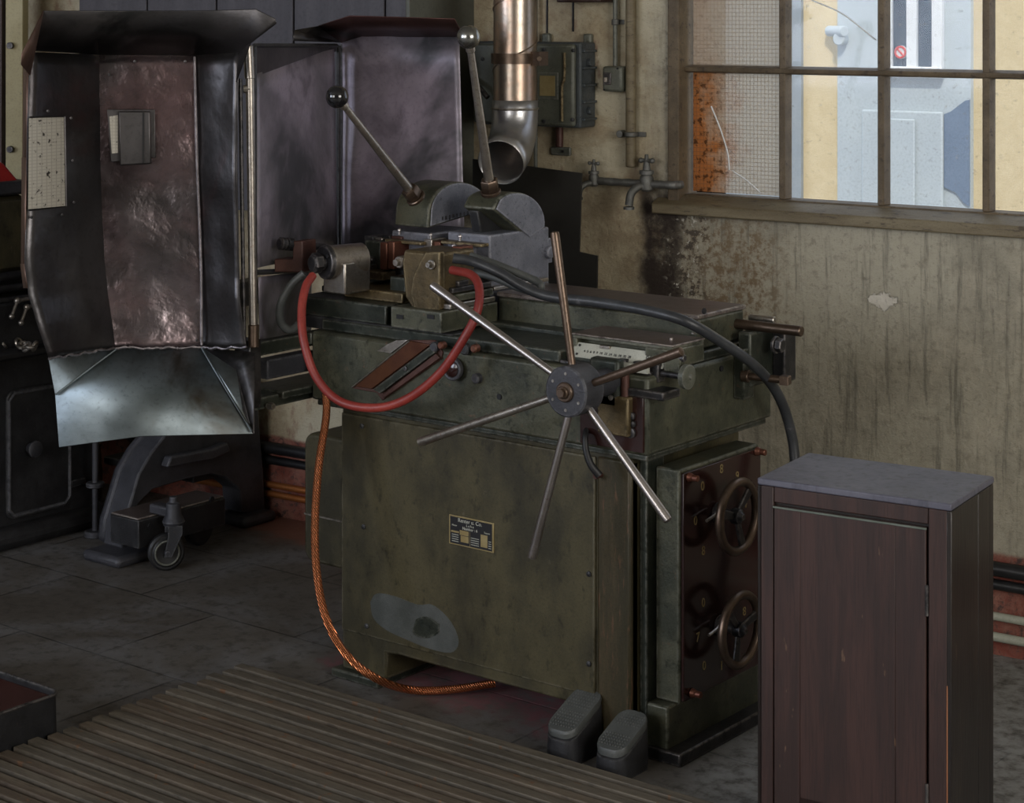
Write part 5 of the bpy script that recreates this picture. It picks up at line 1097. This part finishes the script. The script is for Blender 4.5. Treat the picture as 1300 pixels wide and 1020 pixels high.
# open metal tray at the lower left
TZ = .12; rim = aZ(79, 880, TZ); TX, TY = min(rim.x, -3.60), rim.y
ty = thing('metal_tray', 'open dark metal tray with dark red inside at the bottom left corner', 'tray', (TX-.3, TY-.3, 0))
bm = bm_()
def rrect(x0, y0, x1, y1, r, z, n=6):
    pts = []
    for cx, cy, a0 in ((x1-r, y1-r, 0), (x0+r, y1-r, 90), (x0+r, y0+r, 180), (x1-r, y0+r, 270)):
        for k in range(n+1): t_ = R(a0+90*k/n); pts.append(Vector((cx+r*math.cos(t_), cy+r*math.sin(t_), z)))
    return pts
def walls(bm, rings_, close=None):
    rs = [[bm.verts.new(p) for p in r] for r in rings_]
    for a_, b_ in zip(rs, rs[1:]):
        for i in range(len(a_)): bm.faces.new((a_[i], a_[(i+1) % len(a_)], b_[(i+1) % len(a_)], b_[i]))
    bm.faces.new(rs[-1]); bm.faces.new(rs[0]); bmesh.ops.recalc_face_normals(bm, faces=bm.faces)
TW = .62
walls(bm, [rrect(TX-TW, TY-TW, TX, TY, .025, 0), rrect(TX-TW, TY-TW, TX, TY, .03, TZ), rrect(TX-TW+.004, TY-TW+.004, TX-.004, TY-.004, .026, TZ), rrect(TX-TW+.004, TY-TW+.004, TX-.004, TY-.004, .026, .02)])
finish('tray_shell', bm, 'blackiron', ty)
bm = bm_(); walls(bm, [rrect(TX-TW+.005, TY-TW+.005, TX-.005, TY-.005, .026, .022), rrect(TX-TW+.005, TY-TW+.005, TX-.005, TY-.005, .026, TZ-.012), rrect(TX-TW+.008, TY-TW+.008, TX-.008, TY-.008, .024, TZ-.012), rrect(TX-TW+.008, TY-TW+.008, TX-.008, TY-.008, .024, .026)]); finish('tray_lining', bm, 'redbrown', ty)
bm = bm_(); pr_ = rrect(TX-TW, TY-TW, TX, TY, .03, TZ); tube(bm, pr_+[pr_[0]], .004, 8, False); finish('tray_rim', bm, 'darksteel', ty)

# wooden cabinet
ZC = .75
cFL, cFR, cBR, cBL = aZ(960, 607, ZC), aZ(1208, 641, ZC), aZ(1267, 608, ZC), aZ(1040, 578, ZC)
ux = (cFR-cFL).normalized(); uy = Vector((-ux.y, ux.x, 0)); CW = (cFR-cFL).length; CD = .265
TC = Matrix(((ux.x, uy.x, 0, cFL.x), (ux.y, uy.y, 0, cFL.y), (0, 0, 1, 0), (0, 0, 0, 1)))
cb = thing('wooden_cabinet', 'dark red-brown wooden cabinet with bluish grey top at the right', 'cabinet', (CW/2, CD/2, 0), None, TC)
def cp_(name, a, b, mat, parent=None, bev=.002): return finish(name, box(bm_(), a, b), mat, parent or cb, TC, bev)
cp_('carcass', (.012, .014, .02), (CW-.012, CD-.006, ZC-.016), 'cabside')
cp_('top_board', (.001, .002, ZC-.014), (CW-.001, CD, ZC), 'cabtop', None, .003)
cp_('top_rail', (.036, .006, ZC-.046), (CW-.048, .014, ZC-.0145), 'cabwood')
cp_('stile', (.004, .004, .0), (.0355, .016, ZC-.0145), 'cabwood'); cp_('stile', (CW-.0475, .004, .0), (CW-.010, .016, ZC-.0145), 'cabwood')
cp_('base_rail', (.036, .006, .0), (CW-.048, .016, .05), 'cabwood')
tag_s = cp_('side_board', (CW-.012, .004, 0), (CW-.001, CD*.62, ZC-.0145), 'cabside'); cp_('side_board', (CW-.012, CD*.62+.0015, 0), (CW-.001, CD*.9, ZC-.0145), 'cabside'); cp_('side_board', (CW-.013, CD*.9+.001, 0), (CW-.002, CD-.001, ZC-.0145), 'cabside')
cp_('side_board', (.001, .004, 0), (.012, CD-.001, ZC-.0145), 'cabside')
dz1, dz0 = ZC-.052, .055; dx0, dx1 = .038, CW-.052
d_ = cp_('door', (dx0+.001, .004, dz0), (dx0+.085, .018, dz1), 'cabwood')
# framed door: stiles, rails and a recessed panel
def dpt(px, py): r_ = ray(px, py); o_ = CAM-cFL; n_ = uy; k_ = -(o_.dot(n_))/r_.dot(n_); p = CAM+r_*k_-cFL; return p.dot(ux), p.z
pxl, pzt = dpt(1015, 684); pxr, _ = dpt(1136, 700)
bpy.data.objects.remove(d_)
bm = bm_(); box(bm, (dx0, .002, dz0), (pxl, .014, dz1)); box(bm, (pxr, .002, dz0), (dx1, .014, dz1)); box(bm, (pxl, .002, pzt), (pxr, .014, dz1)); box(bm, (pxl, .002, dz0), (pxr, .014, dz0+.07))
dr_ = finish('door', bm, 'cabwood', cb, TC, .0015)
finish('door_panel', box(bm_(), (pxl-.001, .0090, dz0+.06), (pxr+.001, .013, pzt+.001)), 'cabwood', dr_, TC)
M['moulding'] = worn('worn_green_grey_edge', (.10, .12, .10), (.14, .16, .14), (.05, .03, .02), 20, (.5, .6), 0, .1)
M['barewood'] = worn('bare_orange_wood', (.28, .10, .04), (.36, .15, .07), (.1, .04, .03), 30, (.5, .6), 0, .1, (1, 1, .15))
finish('door_lip', box(bm_(), (dx0-.002, -.001, dz1-.004), (dx1+.002, .004, dz1)), 'moulding', dr_, TC, .001)
finish('bare_edge', box(bm_(), (CW-.0108, .0032, .03), (CW-.0088, .006, .40)), 'barewood', cb, TC)
for (x, y, h) in ((1181, 684, .022), (1179, 664, .012), (1139, 694, .006)):
    a_, z_ = dpt(x, y); finish('chip', box(bm_(), (a_-.0018, .0005, z_-h/2), (a_+.0018, .0035, z_+h/2)), 'barewood', dr_, TC)
bm = bm_(); a_, z_ = dpt(1185, 725)
for zz_ in (dz1-.14, dz0+.12): cyl(bm, (dx1+.002, .003, zz_-.03), (dx1+.002, .003, zz_+.03), .0035, None, 10)
finish('hinge', bm, 'darksteel', dr_, TC)

# foot pedals
def pedal(cx, cy, z, yaw, w, l, label, sl=.42):
    c = aZ(cx, cy, z); Tp = Matrix.Translation((c.x, c.y, 0)) @ Matrix.Rotation(yaw, 4, 'Z')
    p = thing('foot_pedal', label, 'foot pedal', (0, 0, 0), None, Tp)
    bm = bm_(); o = rrect(-w/2, -l/2, w/2, l/2, w*.35, 0); rings_ = []
    def rg_(s, zf): return [Vector((q.x*s, q.y*s, zf(q.y))) for q in o]
    walls(bm, [rg_(1.0, lambda y: 0), rg_(1.04, lambda y: .02), rg_(1.0, lambda y: z-.022+y*sl), rg_(.93, lambda y: z-.018+y*sl)])
    finish('pedal_housing', bm, 'blackiron', p, Tp)
    bm = bm_(); walls(bm, [rg_(.97, lambda y: z-.017+y*sl), rg_(1.0, lambda y: z-.006+y*sl), rg_(.96, lambda y: z+y*sl)]); tr_ = finish('tread_plate', bm, 'rubber', p, Tp)
    bm = bm_(); 
    for i in range(9):
        for j in range(13):
            x_ = (i-4)*w/11; y_ = (j-6)*l/15.5
            if abs(y_) < .008: continue
            cc_ = Vector((x_, y_, z+y_*sl-.0003)); s_ = .0036
            vs = [bm.verts.new(cc_+Vector(q)) for q in ((-s_, 0, 0), (0, -s_, 0), (s_, 0, 0), (0, s_, 0), (0, 0, .0034))]
            for f in ((0, 1, 4), (1, 2, 4), (2, 3, 4), (3, 0, 4), (3, 2, 1, 0)): bm.faces.new([vs[q] for q in f])
    st_ = finish('tread_studs', bm, 'rubber', tr_, Tp); st_['kind'] = 'stuff'
    return p
M['castgrey2'] = M['castgrey']
pedal(730, 901, .105, R(0), .080, .135, 'left foot pedal with ribbed tread at the machine foot, the higher one')
pedal(790, 927, .092, R(0), .080, .120, 'right foot pedal with ribbed tread beside the plinth, partly cut off')
bm = bm_(); tube(bm, [aZ(752, 930, .03), aZ(764, 915, .03), aZ(776, 896, .04), aZ(782, 888, .04)], .009, 12); tag(finish('pedal_cable', bm, 'rubber'), 'thick grey cable between the two foot pedals', 'cable')

# ================================================================== LIGHT
w = bpy.data.worlds.new('sky'); bpy.context.scene.world = w; w.use_nodes = True
bg = w.node_tree.nodes['Background']; bg.inputs[0].default_value = (.72, .82, 1.0, 1); bg.inputs[1].default_value = 1.1
def light(name, kind, loc, rot, energy, color, size=None, size_y=None):
    l = bpy.data.lights.new(name, kind); l.energy = energy; l.color = color
    if kind == 'AREA': l.shape = 'RECTANGLE'; l.size = size; l.size_y = size_y
    if kind == 'SUN': l.angle = R(.8)
    o = bpy.data.objects.new(name, l); C.objects.link(o); o.location = loc; o.rotation_euler = rot; return o
def aim(o, target): d = Vector(target)-o.location; o.rotation_euler = d.to_track_quat('-Z', 'Y').to_euler(); return o
sun = light('sun', 'SUN', (0, -6, 12), (0, 0, 0), 1.5, (1, .93, .80)); aim(sun, sun.location+Vector((-.45, .75, -.95)))
# daylight standing in the two front windows and the side window
aim(light('front_window_daylight', 'AREA', (-2.5, -2.5, 2.15), (0, 0, 0), 42, (1.0, .94, .86), 2.1, 2.0), (-2.5, 3, 1.2))
aim(light('far_front_window_daylight', 'AREA', (-5.5, -2.5, 2.15), (0, 0, 0), 58, (.80, .86, 1.0), 2.1, 2.0), (-4.2, 3, 1.2))
aim(light('side_window_daylight', 'AREA', (2.5, 1.55, 2.1), (0, 0, 0), 75, (1.0, .93, .82), 2.6, 2.0), (-2.5, 3.4, .9))
sc = bpy.context.scene; sc.view_settings.view_transform = 'Standard'; sc.view_settings.look = 'None'; sc.view_settings.gamma = 1; sc.view_settings.exposure = 0.68
